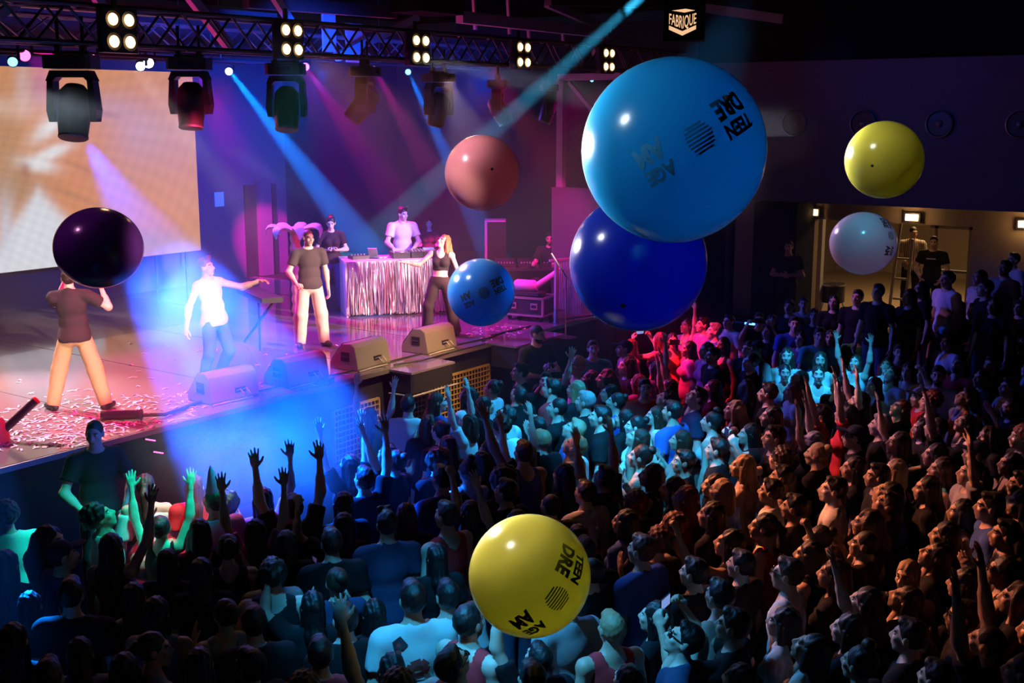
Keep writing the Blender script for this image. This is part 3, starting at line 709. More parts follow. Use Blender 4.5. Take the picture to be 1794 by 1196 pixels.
o = tin.build('tinsel_curtain', ['foil_silver', 'foil_pink', 'foil_blue'], t); o['kind'] = 'stuff'
Mt = Matrix.Translation((A.x, A.y, SZ)) @ Matrix.Rotation(yaw, 4, 'Z')
def on_table(name, label, cat, x, y, rz=0, group=None):
    e = empty(name, Mt @ Vector((x, y, THt)), yaw + R_(rz)); tag(e, label, cat, group); return e
# CD players and mixer
for k, (x, lb) in enumerate(((0.62 * L, 'media player under the hands of the person in the white T-shirt'), (0.87 * L, 'media player at the end of the DJ table by the dancing person'))):
    e = on_table('media_player', 'black ' + lb, 'DJ player', x - (0.1 if k == 0 else 0), 0.42, 0, 'DJ players')
    MB().box((0, 0, 0.05), (0.32, 0.40, 0.10), ch=0.01).build('body', 'gear_black', e)
    MB().lathe([(0.10, 0.10), (0.10, 0.115), (0.09, 0.12), (0.0, 0.12)], 24, Matrix.Translation((0, -0.06, 0))).build('jog_wheel', 'gear_silver', e, True)
    MB().box((0, 0.13, 0.115), (0.2, 0.1, 0.02), Matrix.Rotation(R_(20), 3, 'X')).build('screen', 'phone_screen', e)
    for q in range(4): MB().tube((-0.13, -0.15 + q * 0.035, 0.1), (-0.13, -0.15 + q * 0.035, 0.112), 0.011).build('button', 'gear_silver', e)
e = on_table('dj_mixer', 'black DJ mixer between the two players on the tinsel table', 'mixer', 0.735 * L, 0.42, 0)
MB().box((0, 0, 0.055), (0.28, 0.38, 0.11), ch=0.01).build('body', 'gear_black', e)
for i in range(4):
    for j in range(4): MB().tube((-0.09 + i * 0.06, 0.14 - j * 0.05, 0.11), (-0.09 + i * 0.06, 0.14 - j * 0.05, 0.135), 0.012).build('knob', 'gear_silver', e)
    MB().box((-0.09 + i * 0.06, -0.11, 0.118), (0.02, 0.03, 0.016)).build('fader', 'gear_silver', e)
e = on_table('small_controller', 'small black controller at the pink end of the DJ table', 'controller', 0.16 * L, 0.40, 15)
MB().box((0, 0, 0.03), (0.34, 0.22, 0.06), ch=0.01).build('body', 'gear_black', e)
for i in range(5): MB().tube((-0.12 + i * 0.06, 0.04, 0.06), (-0.12 + i * 0.06, 0.04, 0.08), 0.012).build('knob', 'gear_silver', e)
e = on_table('folded_stand', 'folded laptop stand tilted on the DJ table', 'stand', 0.30 * L, 0.42, -20)
MB().box((0, 0, 0.10), (0.16, 0.02, 0.2), Matrix.Rotation(R_(35), 3, 'X')).build('plate', 'gear_silver', e)
MB().box((0, -0.02, 0.01), (0.2, 0.18, 0.02)).build('foot', 'gear_black', e)
for k, (x, y, lb) in enumerate(((0.95 * L, 0.2, 'clear drinking cup on the table behind the dancing person'),)):
    e = on_table('drinking_cup', lb, 'cup', x, y)
    MB().lathe([(0.03, 0), (0.042, 0.12), (0.039, 0.12), (0.028, 0.005)], 16).build('cup', 'poster_white', e, True)
for k in range(4):
    o = MB().path([Mt @ Vector((0.25 * L + 0.1 * k, 0.5, THt + 0.015)), Mt @ Vector((0.35 * L + 0.09 * k, 0.25 + 0.05 * k, THt + 0.02)), Mt @ Vector((0.45 * L + 0.1 * k, 0.45, THt + 0.015)), Mt @ Vector((0.55 * L + 0.08 * k, 0.3, THt + 0.02))], 0.007).build('table_cable', 'cable_pale')
    tag(o, ['thin pale cable by the small controller on the DJ table', 'thin pale cable beside the laptop stand on the DJ table', 'thin pale cable in the middle of the DJ table', 'thin pale cable by the mixer on the DJ table'][k], 'cable', 'cables on the DJ table')

# ------------------------------------------------------------------ inflatable palm behind the person in grey
def palm(px, py, zt, label, s=1.0, rz=0):
    p = at(px, py, zt); t = empty('inflatable_palm', (p.x, p.y, SZ), rz); tag(t, label, 'decoration', 'inflatable palms'); H = zt - SZ
    prof = []
    n = 9
    for k in range(n):
        z = H * k / n; prof += [(0.075, z), (0.098, z + H / n * 0.5), (0.075, z + H / n * 0.98)]
    MB().lathe(prof, 16).build('trunk', 'palm_bark', t, True)
    MB().lathe([(0.0, H + 0.12), (0.07, H + 0.10), (0.1, H + 0.02), (0.08, H - 0.04)], 16).build('crown', 'palm_bark', t, True)
    for k in range(7):
        a = 2 * math.pi * k / 7 + 0.3; d = Vector((math.cos(a), math.sin(a), 0)); sd = Vector((-d.y, d.x, 0))
        vs3 = []; m_ = 8
        for j in range(m_ + 1):
            u = j / m_; c = d * (0.06 + 0.42 * s * math.sin(u * 1.9) ) + Vector((0, 0, H + 0.02 + 0.14 * math.sin(u * 2.6) - 0.16 * u * u))
            w = 0.085 * math.sin(math.pi * (0.15 + 0.82 * u)) + 0.012; up = Vector((0, 0, 0.035 * math.sin(math.pi * min(1, 0.1 + u))))
            vs3 += [c - sd * w, c - sd * w * 0.5 + up, c + sd * w * 0.5 + up, c + sd * w, c + sd * w * 0.5 - up, c - sd * w * 0.5 - up]
        fs3 = [(j * 6 + i, j * 6 + (i + 1) % 6, (j + 1) * 6 + (i + 1) % 6, (j + 1) * 6 + i) for j in range(m_) for i in range(6)]
        fs3 += [tuple(range(5, -1, -1)), tuple(range(m_ * 6, m_ * 6 + 6))]
        MB().add(vs3, fs3).build('frond', 'palm_leaf', t, True)
palm(517, 408, 2.85, 'pink lit inflatable palm tree behind the person in the grey T-shirt')

# ------------------------------------------------------------------ speaker tower, drum riser bits, flight case, barrier at the stage end
p = at(866, 505, SZ); p = Vector((-13.6, 18.2, SZ))
pp = atZ(868, 440, pix(p)[2]); p = Vector((pp.x, pp.y, SZ))
t = empty('speaker_tower', p, R_(35)); tag(t, 'tall speaker with a magenta lit side standing behind the blue printed ball', 'speaker')
ht = atZ(868, 382, pix(p)[2]).z - SZ
MB().box((0, 0, ht / 2), (0.40, 0.42, ht), ch=0.01).build('cabinet', 'table_side', t)
MB().box((0.03, -0.215, ht / 2), (0.36, 0.012, ht - 0.06)).build('grille', 'gear_black', t)
for z in (0.3, 0.75, 1.2):
    MB().lathe([(0.12, 0), (0.13, 0.012), (0.11, 0.016), (0.05, 0.006), (0, 0.004)], 20, Matrix.Translation((0.03, -0.222, z)) @ Matrix.Rotation(R_(90), 4, 'X')).build('driver', 'rubber', t, True)
# keyboard / desk row in the wing
p = Vector((-13.0, 18.4, SZ)); t = empty('equipment_desk', (atZ(925, 500, 22.0).x, atZ(925, 500, 22.0).y, SZ), R_(40)); tag(t, 'dark equipment desk behind the flight case in the wing', 'desk')
MB().box((0, 0, 0.72), (1.5, 0.6, 0.05)).build('desk_top', 'gear_black', t)
MB().box((0, -0.28, 0.36), (1.5, 0.03, 0.68)).build('front_panel', 'black_cloth', t)
for x in (-0.7, 0.7): MB().box((x, 0.1, 0.35), (0.05, 0.4, 0.7)).build('leg', 'gear_black', t)
for k in range(3):
    e = empty('desk_keyboard', t.location + Matrix.Rotation(R_(40), 3, 'Z') @ Vector((-0.42 + 0.42 * k, 0.0, 0.745)), R_(40)); tag(e, ['black control surface next to the tall speaker', 'black control surface in the middle of the wing desk', 'black control surface by the seated technician'][k], 'console', 'consoles on the wing desk')
    MB().box((0, 0, 0.05), (0.36, 0.4, 0.08), Matrix.Rotation(R_(12), 3, 'X')).build('body', 'gear_black', e)
    for i in range(6): MB().box((-0.13 + 0.052 * i, -0.1, 0.08), (0.02, 0.12, 0.02)).build('fader', 'gear_silver', e)
# flight case with confetti machine on it
p0 = at(923, 563, SZ); t = empty('flight_case', (p0.x - 0.1, p0.y + 0.1, SZ), R_(10)); tag(t, 'low flight case on castors at the stage end', 'case')
W_, D_, H_ = 0.72, 0.55, 0.30; zb = 0.10
MB().box((0, 0.2, zb + H_ / 2), (W_, D_, H_)).build('panel', 'case_panel', t)
e2 = MB()
for x in (-1, 1):
    for y in (-1, 1): e2.box((x * W_ / 2, 0.2 + y * D_ / 2, zb + H_ / 2), (0.035, 0.035, H_))
for z in (0, 1):
    for y in (-1, 1): e2.box((0, 0.2 + y * D_ / 2, zb + z * H_), (W_, 0.035, 0.035))
    for x in (-1, 1): e2.box((x * W_ / 2, 0.2, zb + z * H_), (0.035, D_, 0.035))
e2.build('edging', 'case_edge', t)
for x in (-0.2, 0.2):
    MB().box((x, 0.2 - D_ / 2 - 0.01, zb + 0.16), (0.13, 0.02, 0.11)).build('latch', 'case_edge', t)
    MB().box((x, 0.2 - D_ / 2 - 0.022, zb + 0.16), (0.09, 0.01, 0.05)).build('handle', 'rubber', t)
MB().box((-W_ / 2 - 0.01, 0.2, zb + 0.16), (0.02, 0.16, 0.11)).build('latch', 'case_edge', t)
for x in (-0.3, 0.3):
    for y in (0.0, 0.4): MB().tube((x - 0.02, y, 0.045), (x + 0.02, y, 0.045), 0.045, 12).build('castor', 'rubber', t)
t2 = empty('confetti_blower', t.location + Vector((0.0, 0.2, zb + H_ + 0.018)), R_(10)); tag(t2, 'magenta lit confetti blower lying on the flight case', 'machine')
MB().box((-0.05, 0, 0.03), (0.5, 0.3, 0.06), ch=0.01).build('base', 'case_panel', t2)
MB().lathe([(0.0, -0.22), (0.09, -0.22), (0.11, -0.18), (0.11, 0.14), (0.07, 0.2)], 18, Matrix.Translation((-0.1, 0, 0.15)) @ Matrix.Rotation(R_(90), 4, 'Y')).build('drum', 'table_side', t2, True)
MB().tube((0.08, 0, 0.16), (0.5, 0.1, 0.46), 0.055, 14, 0.05).build('barrel', 'table_side', t2, True)
# mesh barrier
a = at(972, 566, SZ); b_ = at(1036, 557, SZ); yw = math.atan2(b_.y - a.y, b_.x - a.x); L2 = (b_ - a).length + 0.1
t = empty('mesh_barrier', (a.x, a.y, SZ), yw); tag(t, 'magenta lit barrier with fine vertical bars at the stage end', 'barrier')
MB().box((0.02, 0, 0.55), (0.045, 0.05, 1.1)).build('post', 'painted_beam', t)
MB().box((L2, 0, 0.55), (0.045, 0.05, 1.1)).build('post', 'painted_beam', t)
MB().box((L2 / 2, 0, 1.08), (L2 + 0.25, 0.05, 0.035)).build('top_rail', 'painted_beam', t)
MB().box((L2 / 2, 0, 0.05), (L2, 0.05, 0.035)).build('bottom_rail', 'painted_beam', t)
mb = MB(); nb = 26
for i in range(1, nb): mb.box((L2 * i / nb, 0, 0.56), (0.012, 0.012, 1.0))
for i in range(1, 6): mb.box((L2 / 2, 0.0, 0.06 + i * 0.17), (L2, 0.008, 0.006))
o = mb.build('bar_infill', 'painted_beam', t); o['kind'] = 'stuff'
o = MB().path([(L2 * 0.62, -0.03, 0.62), (L2 * 0.60, -0.035, 0.45), (L2 * 0.66, -0.035, 0.36), (L2 * 0.74, -0.035, 0.42), (L2 * 0.75, -0.035, 0.55)], 0.012).build('looped_cord', 'cannon_red')
o.location = t.location; o.rotation_euler = t.rotation_euler; tag(o, 'thin red looped cord hanging on the barrier', 'cord')

# microphone stand style poles in the wing
p = at(992, 505, SZ + 0.8)
t = empty('boom_arm', (p.x, p.y, SZ), 0); tag(t, 'pink lit slanted boom stand behind the barrier', 'stand')
MB().tube((0, 0, 0), (0, 0, 1.0), 0.012).build('pole', 'painted_beam', t)
MB().tube((-0.22, -0.1, 1.35), (0.02, 0.0, 0.95), 0.014).build('boom', 'painted_beam', t)
MB().box((0, 0, 0.01), (0.3, 0.3, 0.02), ch=0.05).build('foot', 'fixture_black', t)

# ------------------------------------------------------------------ confetti cannons near the stage edge
p = at(18, 772, SZ); t = empty('confetti_cannon', (p.x, p.y, SZ)); tag(t, 'upright confetti cannon with slanted black tube at the picture edge', 'confetti cannon')
q = atZ(62, 702, pix(p)[2] + 0.1) - t.location; q0 = atZ(8, 752, pix(p)[2]) - t.location
MB().tube(q0, q, 0.045, 18).build('tube', 'cannon_tube', t, True)
MB().lathe([(0.047, 0.0), (0.05, 0.02), (0.047, 0.03), (0.035, 0.03), (0.034, 0.0)], 18, Matrix.Translation(q) @ (q - q0).to_track_quat('Z', 'Y').to_matrix().to_4x4()).build('muzzle', 'cannon_red', t, True)
MB().lathe([(0.0, 0.0), (0.12, 0.0), (0.12, 0.06), (0.08, 0.22), (0.05, 0.26)], 18, Matrix.Translation((q0.x - 0.05, q0.y - 0.05, 0))).build('base', 'cannon_red', t, True)
p = at(178, 738, SZ); q = at(246, 736, SZ)
t = empty('confetti_cannon', (p.x, p.y, SZ)); tag(t, 'black confetti cannon lying flat on the stage edge', 'confetti cannon')
d = q - p
MB().tube((0, 0, 0.07), d + Vector((0, 0, 0.07)), 0.055, 18).build('tube', 'cannon_tube', t, True)
MB().tube(d + Vector((0, 0, 0.07)), d * 1.06 + Vector((0, 0, 0.07)), 0.062, 18).build('collar', 'dark_steel', t, True)
MB().path([d * 1.06 + Vector((0, 0, 0.06)), at(290, 730, SZ) - p + Vector((0, 0, 0.03)), at(340, 710, SZ) - p + Vector((0, 0, 0.02)), at(372, 700, SZ) - p + Vector((0, 0, 0.02))], 0.022).build('hose', 'cable', t)
# stage cables along the edge
for k, pl in enumerate(([(560, 662), (600, 655), (660, 640), (720, 625), (800, 605), (860, 592)], [(690, 640), (740, 632), (790, 618), (850, 603)], [(860, 588), (900, 580), (930, 572), (880, 583), (845, 598)], [(440, 690), (480, 680), (545, 668)])):
    o = MB().path([at(x, y, SZ) + Vector((0, 0, 0.012)) for x, y in pl], 0.011).build('stage_cable', 'cable')
    tag(o, ['long black cable running behind the wedges', 'black cable in front of the tan wedges', 'bundle of cable at the stage end under the printed ball', 'black cable beside the smoky wedge'][k], 'cable', 'cables on the stage')
p = at(573, 672, SZ); t = empty('stage_box', (p.x, p.y, SZ), R_(20)); tag(t, 'small black connector box between the wedges on the stage edge', 'box')
MB().box((0, 0, 0.04), (0.12, 0.22, 0.08), ch=0.01).build('body', 'gear_black', t)
for k in range(3): MB().tube((0.06, -0.06 + 0.06 * k, 0.045), (0.075, -0.06 + 0.06 * k, 0.045), 0.016).build('socket', 'gear_silver', t)

# grand piano like bench behind the performers: dark platform in the wing
p = at(455, 520, SZ + 0.75); t = empty('keyboard_stand', (p.x, p.y, SZ), R_(-25)); tag(t, 'dark keyboard on a stand behind the reaching hand', 'keyboard')
MB().box((0, 0, 0.78), (1.25, 0.34, 0.08), ch=0.01).build('keyboard', 'gear_black', t)
for s_ in (-1, 1):
    MB().beam((-0.4 * s_, -0.15, 0.0), (0.4 * s_, 0.1, 0.74), 0.03, 0.03).build('stand_leg', 'fixture_black', t)

# confetti lying on the stage
cf = MB()
for k in range(820):
    if k < 560: px, py = random.gauss(130, 95), 790 - abs(random.gauss(0, 42)) - 0.18 * random.random() * 60
    elif k < 700: px, py = random.uniform(150, 360), random.uniform(690, 745)
    elif k < 760: px, py = random.uniform(820, 935), random.uniform(572, 596)
    else: px, py = random.uniform(150, 800), random.uniform(590, 700)
    p = at(px, py, SZ)
    if p.x > SX - 0.03 or p.x < -19 or p.y > 17.4: continue
    a = random.uniform(0, math.pi); l = random.uniform(0.03, 0.06); w = random.uniform(0.009, 0.014)
    d = Vector((math.cos(a), math.sin(a), 0)); s_ = Vector((-d.y, d.x, 0)); z0 = random.uniform(0.002, 0.006); h = random.uniform(0, 0.014)
    c = Vector((p.x, p.y, SZ + z0))
    cf.add([c - d * l - s_ * w, c - d * l + s_ * w, c - s_ * w + Vector((0, 0, h)), c + s_ * w + Vector((0, 0, h)), c + d * l - s_ * w, c + d * l + s_ * w], [(0, 2, 3, 1), (2, 4, 5, 3)], random.choice((0, 0, 1, 2, 3)))
mat('confetti_white', (0.85, 0.82, 0.84), 0.6); mat('confetti_pink', (0.85, 0.35, 0.55), 0.6); mat('confetti_lilac', (0.6, 0.5, 0.85), 0.6); mat('confetti_peach', (0.9, 0.6, 0.45), 0.6)
o = cf.build('confetti', ['confetti_white', 'confetti_pink', 'confetti_lilac', 'confetti_peach']); tag(o, 'pale paper confetti strewn over the stage edge', 'confetti', kind='stuff')

# things in the lit back room
p = aty(1690, 440, 23.6); t = empty('scaffold_frame', (p.x, 23.6, 0.8)); tag(t, 'pale scaffold frame behind the person in the black T-shirt at the doorway', 'frame')
MB().box((-0.55, 0, 0.95), (0.06, 0.06, 1.9)).build('upright', 'painted_beam', t); MB().box((0.1, 0, 0.95), (0.06, 0.06, 1.9)).build('upright', 'painted_beam', t)
MB().box((-0.22, 0, 1.85), (0.9, 0.06, 0.06)).build('crossbar', 'painted_beam', t); MB().box((-0.22, 0, 1.0), (0.9, 0.05, 0.05)).build('crossbar', 'painted_beam', t)
p = aty(1566, 440, 23.2); t = empty('scaffold_frame', (p.x, 23.4, 0.8)); tag(t, 'pale leaning ladder frame partly behind the white lilac ball', 'frame')
MB().beam((-0.1, 0, 0.0), (0.05, 0, 2.0), 0.05, 0.05).build('upright', 'painted_beam', t); MB().beam((0.2, 0, 0.0), (0.3, 0, 1.6), 0.05, 0.05).build('upright', 'painted_beam', t)
for z in (0.4, 0.8, 1.2): MB().box((0.12, 0, z), (0.3, 0.04, 0.04)).build('rung', 'painted_beam', t)
p = aty(1460, 475, 23.2); t = empty('drum', (p.x, 23.2, 0.8)); tag(t, 'drum with a bright rim standing inside the lit doorway', 'drum')
MB().lathe([(0.24, 0.25), (0.25, 0.26), (0.25, 0.6), (0.24, 0.61), (0.0, 0.61)], 22).build('shell', 'gear_black', t, True)
MB().lathe([(0.25, 0.59), (0.262, 0.59), (0.262, 0.625), (0.25, 0.625), (0.25, 0.59)], 22).build('rim', 'gear_silver', t, True)
for k in range(3): MB().tube((0.2 * math.cos(k * 2.1), 0.2 * math.sin(k * 2.1), 0.3), (0.3 * math.cos(k * 2.1), 0.3 * math.sin(k * 2.1), 0.0), 0.012).build('leg', 'gear_silver', t)

# ------------------------------------------------------------------ figure building: distance fields -> one continuous surface
def smin(a, b, k):
    h = np.maximum(k - np.abs(a - b), 0.0) / k
    return np.minimum(a, b) - h * h * k * 0.25
def prim_dist(pr, P):
    k = pr[0]
    if k == 'c':
        a, b, ra, rb = np.array(pr[1]), np.array(pr[2]), pr[3], pr[4]
        ab = b - a; L = max(1e-9, ab @ ab)
        t = np.clip(((P - a) @ ab) / L, 0, 1)
        d = np.linalg.norm(P - a - t[..., None] * ab, axis=-1) - (ra + t * (rb - ra))
        if len(pr) > 5 and pr[5]:
            n = ab / math.sqrt(L); d = np.maximum(d, (P - b) @ n)
        return d
    if k == 'e':
        c, r = np.array(pr[1]), np.array(pr[2]); q = P - c
        if len(pr) > 3 and pr[3] is not None: q = q @ np.array(pr[3])
        k0 = np.linalg.norm(q / r, axis=-1); k1 = np.linalg.norm(q / (r * r), axis=-1)
        return k0 * (k0 - 1.0) / np.maximum(k1, 1e-6)
def prim_box(pr):
    if pr[0] == 'c':
        a, b = np.array(pr[1]), np.array(pr[2]); m = max(pr[3], pr[4]); return np.minimum(a, b) - m, np.maximum(a, b) + m
    c, r = np.array(pr[1]), np.array(pr[2])
    if len(pr) > 3 and pr[3] is not None: r = np.full(3, r.max())
    return c - r, c + r
def field_mesh(prims, h, k=0.03, subs=(), cuts=(), wob=0.0, wf=40.0):
    """prims joined smoothly (radius k), subs carved away, cuts: (point, normal) keeps the side the normal points away from"""
    bx = [prim_box(p) for p in prims]
    lo = np.min([b[0] for b in bx], axis=0) - 2.5 * h - k * 0.3; hi = np.max([b[1] for b in bx], axis=0) + 2.5 * h + k * 0.3
    n = np.maximum(np.ceil((hi - lo) / h).astype(int) + 1, 4)
    ax = [lo[i] + h * np.arange(n[i]) for i in range(3)]
    BIG = 0.12; F = np.full(n, BIG)
    def sub(p, mg):
        l, u = prim_box(p); i0 = np.clip(np.floor((l - mg - lo) / h).astype(int), 0, n - 1); i1 = np.clip(np.ceil((u + mg - lo) / h).astype(int) + 1, 1, n)
        if np.any(i1 <= i0): return None, None
        sl = tuple(slice(i0[i], i1[i]) for i in range(3))
        G = np.stack(np.meshgrid(ax[0][sl[0]], ax[1][sl[1]], ax[2][sl[2]], indexing='ij'), -1)
        return sl, G
    for p in prims:
        sl, G = sub(p, max(k, 0.02) + 0.02)
        if sl is None: continue
        F[sl] = smin(F[sl], prim_dist(p, G), k)
    for p in subs:
        sl, G = sub(p, 0.03)
        if sl is None: continue
        F[sl] = -smin(-F[sl], prim_dist(p, G), 0.012)
    if cuts:
        G = np.stack(np.meshgrid(*ax, indexing='ij'), -1)
        for pt, nr in cuts:
            nr = np.array(nr, float); nr /= np.linalg.norm(nr); F = np.maximum(F, (G - np.array(pt)) @ nr)
    if wob < 0:
        G = np.stack(np.meshgrid(*ax, indexing='ij'), -1); ph_ = 2.2 * np.sin(G[..., 2] * 11 + 1.0)
        F = F - wob * (np.sin(G[..., 0] * wf + ph_) * 0.7 + 0.5 * np.sin(G[..., 1] * wf * 0.8 + G[..., 0] * wf * 0.45 + ph_ * 1.3))
    elif wob:
        G = np.stack(np.meshgrid(*ax, indexing='ij'), -1)
        F = F + wob * (np.sin(G[..., 0] * wf + 2 * np.sin(G[..., 2] * wf * 0.35)) * np.sin(G[..., 1] * wf * 1.1 + 1.3 + G[..., 2] * wf * 0.3) + 0.6 * np.sin(G[..., 2] * wf * 0.8 + G[..., 0] * wf * 0.5))
    # surface nets
    S = F < 0
    cnt = np.zeros(n - 1, dtype=np.int8)
    for dx in (0, 1):
        for dy in (0, 1):
            for dz in (0, 1): cnt += S[dx:n[0] - 1 + dx, dy:n[1] - 1 + dy, dz:n[2] - 1 + dz]
    act = (cnt > 0) & (cnt < 8); I, J, K = np.nonzero(act)
    idx = np.full(n - 1, -1, dtype=np.int64); idx[act] = np.arange(len(I))
    pos = np.zeros((len(I), 3)); num = np.zeros(len(I))
    for axis in range(3):
        for u in (0, 1):
            for v in (0, 1):
                o = [0, 0, 0]; o[(axis + 1) % 3] = u; o[(axis + 2) % 3] = v; e = list(o); e[axis] = 1
                A = F[I + o[0], J + o[1], K + o[2]]; B = F[I + e[0], J + e[1], K + e[2]]
                m = (A < 0) != (B < 0); t = np.where(m, A / np.where(m, A - B, 1), 0)
                q = np.tile(np.array(o, float), (len(I), 1)); q[:, axis] = t
                pos += q * m[:, None]; num += m
    pos = pos / num[:, None] + np.stack([I, J, K], -1); V = lo + pos * h
    faces = []
    for axis in range(3):
        b, c = (axis + 1) % 3, (axis + 2) % 3
        s0 = [slice(None)] * 3; s1 = [slice(None)] * 3; s0[axis] = slice(0, n[axis] - 1); s1[axis] = slice(1, n[axis])
        A, B = S[tuple(s0)], S[tuple(s1)]; X = np.argwhere(A != B)
        ok = (X[:, b] > 0) & (X[:, c] > 0) & (X[:, b] < n[b] - 1) & (X[:, c] < n[c] - 1); X = X[ok]
        if not len(X): continue
        def cell(db, dc):
            Y = X.copy(); Y[:, b] += db; Y[:, c] += dc; return idx[Y[:, 0], Y[:, 1], Y[:, 2]]
        Q = np.stack([cell(-1, -1), cell(0, -1), cell(0, 0), cell(-1, 0)], -1)
        fl = A[X[:, 0], X[:, 1], X[:, 2]]
        Q[~fl] = Q[~fl][:, ::-1]
        faces.append(Q)
    return V, np.concatenate(faces)
def to_mesh(name, parts, mats):
    """parts: list of (V, F, matindex array or int)"""
    vs4, fs4, ms4 = [], [], []; b = 0
    for V, Fq, mi in parts:
        vs4.append(V); fs4.append(Fq + b); ms4.append(np.full(len(Fq), mi) if np.isscalar(mi) else mi); b += len(V)
    V = np.concatenate(vs4); Fq = np.concatenate(fs4); mi = np.concatenate(ms4).astype(np.int32)
    me = bpy.data.meshes.new(name); me.vertices.add(len(V)); me.vertices.foreach_set('co', V.astype(np.float32).ravel())
    me.loops.add(len(Fq) * 4); me.loops.foreach_set('vertex_index', Fq.astype(np.int32).ravel())
    me.polygons.add(len(Fq)); me.polygons.foreach_set('loop_start', np.arange(0, len(Fq) * 4, 4, dtype=np.int32)); me.polygons.foreach_set('loop_total', np.full(len(Fq), 4, dtype=np.int32))
    for m in mats: me.materials.append(MATS[m])
    me.polygons.foreach_set('material_index', mi); me.polygons.foreach_set('use_smooth', np.ones(len(Fq), dtype=bool))
    me.update(calc_edges=True); return me
def rotm(deg, ax): return np.array(Matrix.Rotation(R_(deg), 3, ax))
def unit(v): v = np.array(v, float); return v / np.linalg.norm(v)

# ---- head, in head coordinates (face towards -y), about 0.235 tall
def head_parts(h, female, mats_off=0, beard=False):
    j = 0.92 if female else 1.0
    pr = [('e', (0, .016, .03), (.077, .097, .098)), ('e', (0, -.03, -.035), (.058 * j, .066, .085)), ('e', (0, -.064, -.102), (.026 * j, .022, .02)),
          ('c', (0, -.092, .018), (0, -.116, -.028), .008, .0135), ('c', (-.014, -.098, -.034), (.014, -.098, -.034), .009, .009),
          ('c', (-.036, -.079, .03), (.036, -.079, .03), .013, .013), ('e', (.042, -.066, -.022), (.02, .02, .018)), ('e', (-.042, -.066, -.022), (.02, .02, .018)),
          ('e', (.080, .012, -.002), (.009, .02, .031)), ('e', (-.080, .012, -.002), (.009, .02, .031)),
          ('e', (0, -.087, -.060), (.021, .012, .006)), ('e', (0, -.085, -.072), (.018, .012, .007)),
          ('c', (0, .022, -.07), (0, .04, -.21), .047 * j + .004, .056 * j)]
    sb = [('e', (.031, -.108, .009), (.019, .022, .012)), ('e', (-.031, -.108, .009), (.019, .022, .012))]
    V, F = field_mesh(pr, h, 0.022, sb)
    c = V[F].mean(axis=1); mi = np.full(len(F), mats_off)
    lp = (np.abs(c[:, 0]) < .019) & (c[:, 2] < -.056) & (c[:, 2] > -.076) & (c[:, 1] < -.082); mi[lp] = mats_off + 3
    br = (np.abs(c[:, 0]) < .052) & (np.abs(c[:, 0]) > .016) & (c[:, 2] > .021) & (c[:, 2] < .033) & (c[:, 1] < -.066); mi[br] = mats_off + 4
    if beard:
        bd = (c[:, 1] < .0) & (c[:, 2] < -.05) & (c[:, 2] > -.128) & ~lp & (np.abs(c[:, 0]) < .075); mi[bd] = mats_off + 4
    out = [(V, F, mi)]
    for s in (-1, 1):
        Ve, Fe = field_mesh([('e', (s * .031, -.0805, .008), (.0145, .0125, .0105))], 0.005, 0.004)
        ce = Ve[Fe].mean(axis=1); me_ = np.where((np.abs(ce[:, 0] - s * .031) < .0065) & (ce[:, 1] < -.086), mats_off + 2, mats_off + 1)
        out.append((Ve, Fe, me_))
    return out
# ---- hand, wrist at origin, fingers +z, palm -y, thumb +x (mirrored for the other hand)
HAND_CACHE = {}
def hand_mesh(kind, h=0.0065):
    if (kind, h) in HAND_CACHE: return HAND_CACHE[(kind, h)]
    curl = {'open': 7, 'relax': 24, 'fist': 78, 'point': 78, 'hold': 48, 'flat': 3}[kind]; spread = {'open': 9, 'relax': 2, 'flat': 1}.get(kind, 0)
    pr = [('e', (0, 0, .052), (.041, .0165, .053)), ('c', (0, 0, -.03), (0, 0, .03), .026, .024), ('c', (.026, 0, .082), (-.027, 0, .076), .0125, .0115)]
    for q, (x, L, r) in enumerate(((.029, .074, .0088), (.0095, .082, .0092), (-.0105, .076, .0088), (-.029, .060, .0078))):
        c = 4 if (kind == 'point' and q == 0) else curl * (1 + 0.08 * q)
        p = np.array((x, 0, .088 - abs(x - .005) * .22)); ang = 0; sp = R_(spread * (1.4 - q) )
        for f_, seg in enumerate((.44, .32, .24)):
            ang += c * (0.8 if f_ == 0 else 1.0) if kind in ('fist', 'point', 'hold') else c
            d = np.array((math.sin(sp) * math.cos(R_(ang)), -math.sin(R_(ang)), math.cos(R_(ang)) * math.cos(sp)))
            e = p + d * L * seg; pr.append(('c', p, e, r * (1 - .09 * f_), r * (1 - .09 * (f_ + 1)))); p = e
    tb = np.array((.030, -.004, .026))
    if kind in ('fist', 'point', 'hold'): d1, d2 = unit((.45, -.55, .75)), unit((-.35, -.6, .6))
    else: d1, d2 = unit((.72, -.22, .62)), unit((.5, -.2, .8))
    e = tb + d1 * .042; pr += [('c', tb, e, .0135, .0105), ('c', e, e + d2 * .034, .0105, .0085)]
    HAND_CACHE[(kind, h)] = field_mesh(pr, h, 0.009); return HAND_CACHE[(kind, h)]
def place_hand(kind, wrist, f, palm, right, h):
    V, F = hand_mesh(kind, h); V = V.copy()
    if not right: V[:, 0] *= -1; F = F[:, ::-1]
    z = unit(f); y = -np.array(palm, float); y = y - z * (y @ z)
    if np.linalg.norm(y) < 1e-3: y = np.array((0, 1.0, 0)) - z * z[1]
    y = unit(y); x = np.cross(y, z); M = np.stack([x, y, z], 1)
    return V @ M.T + np.array(wrist), F
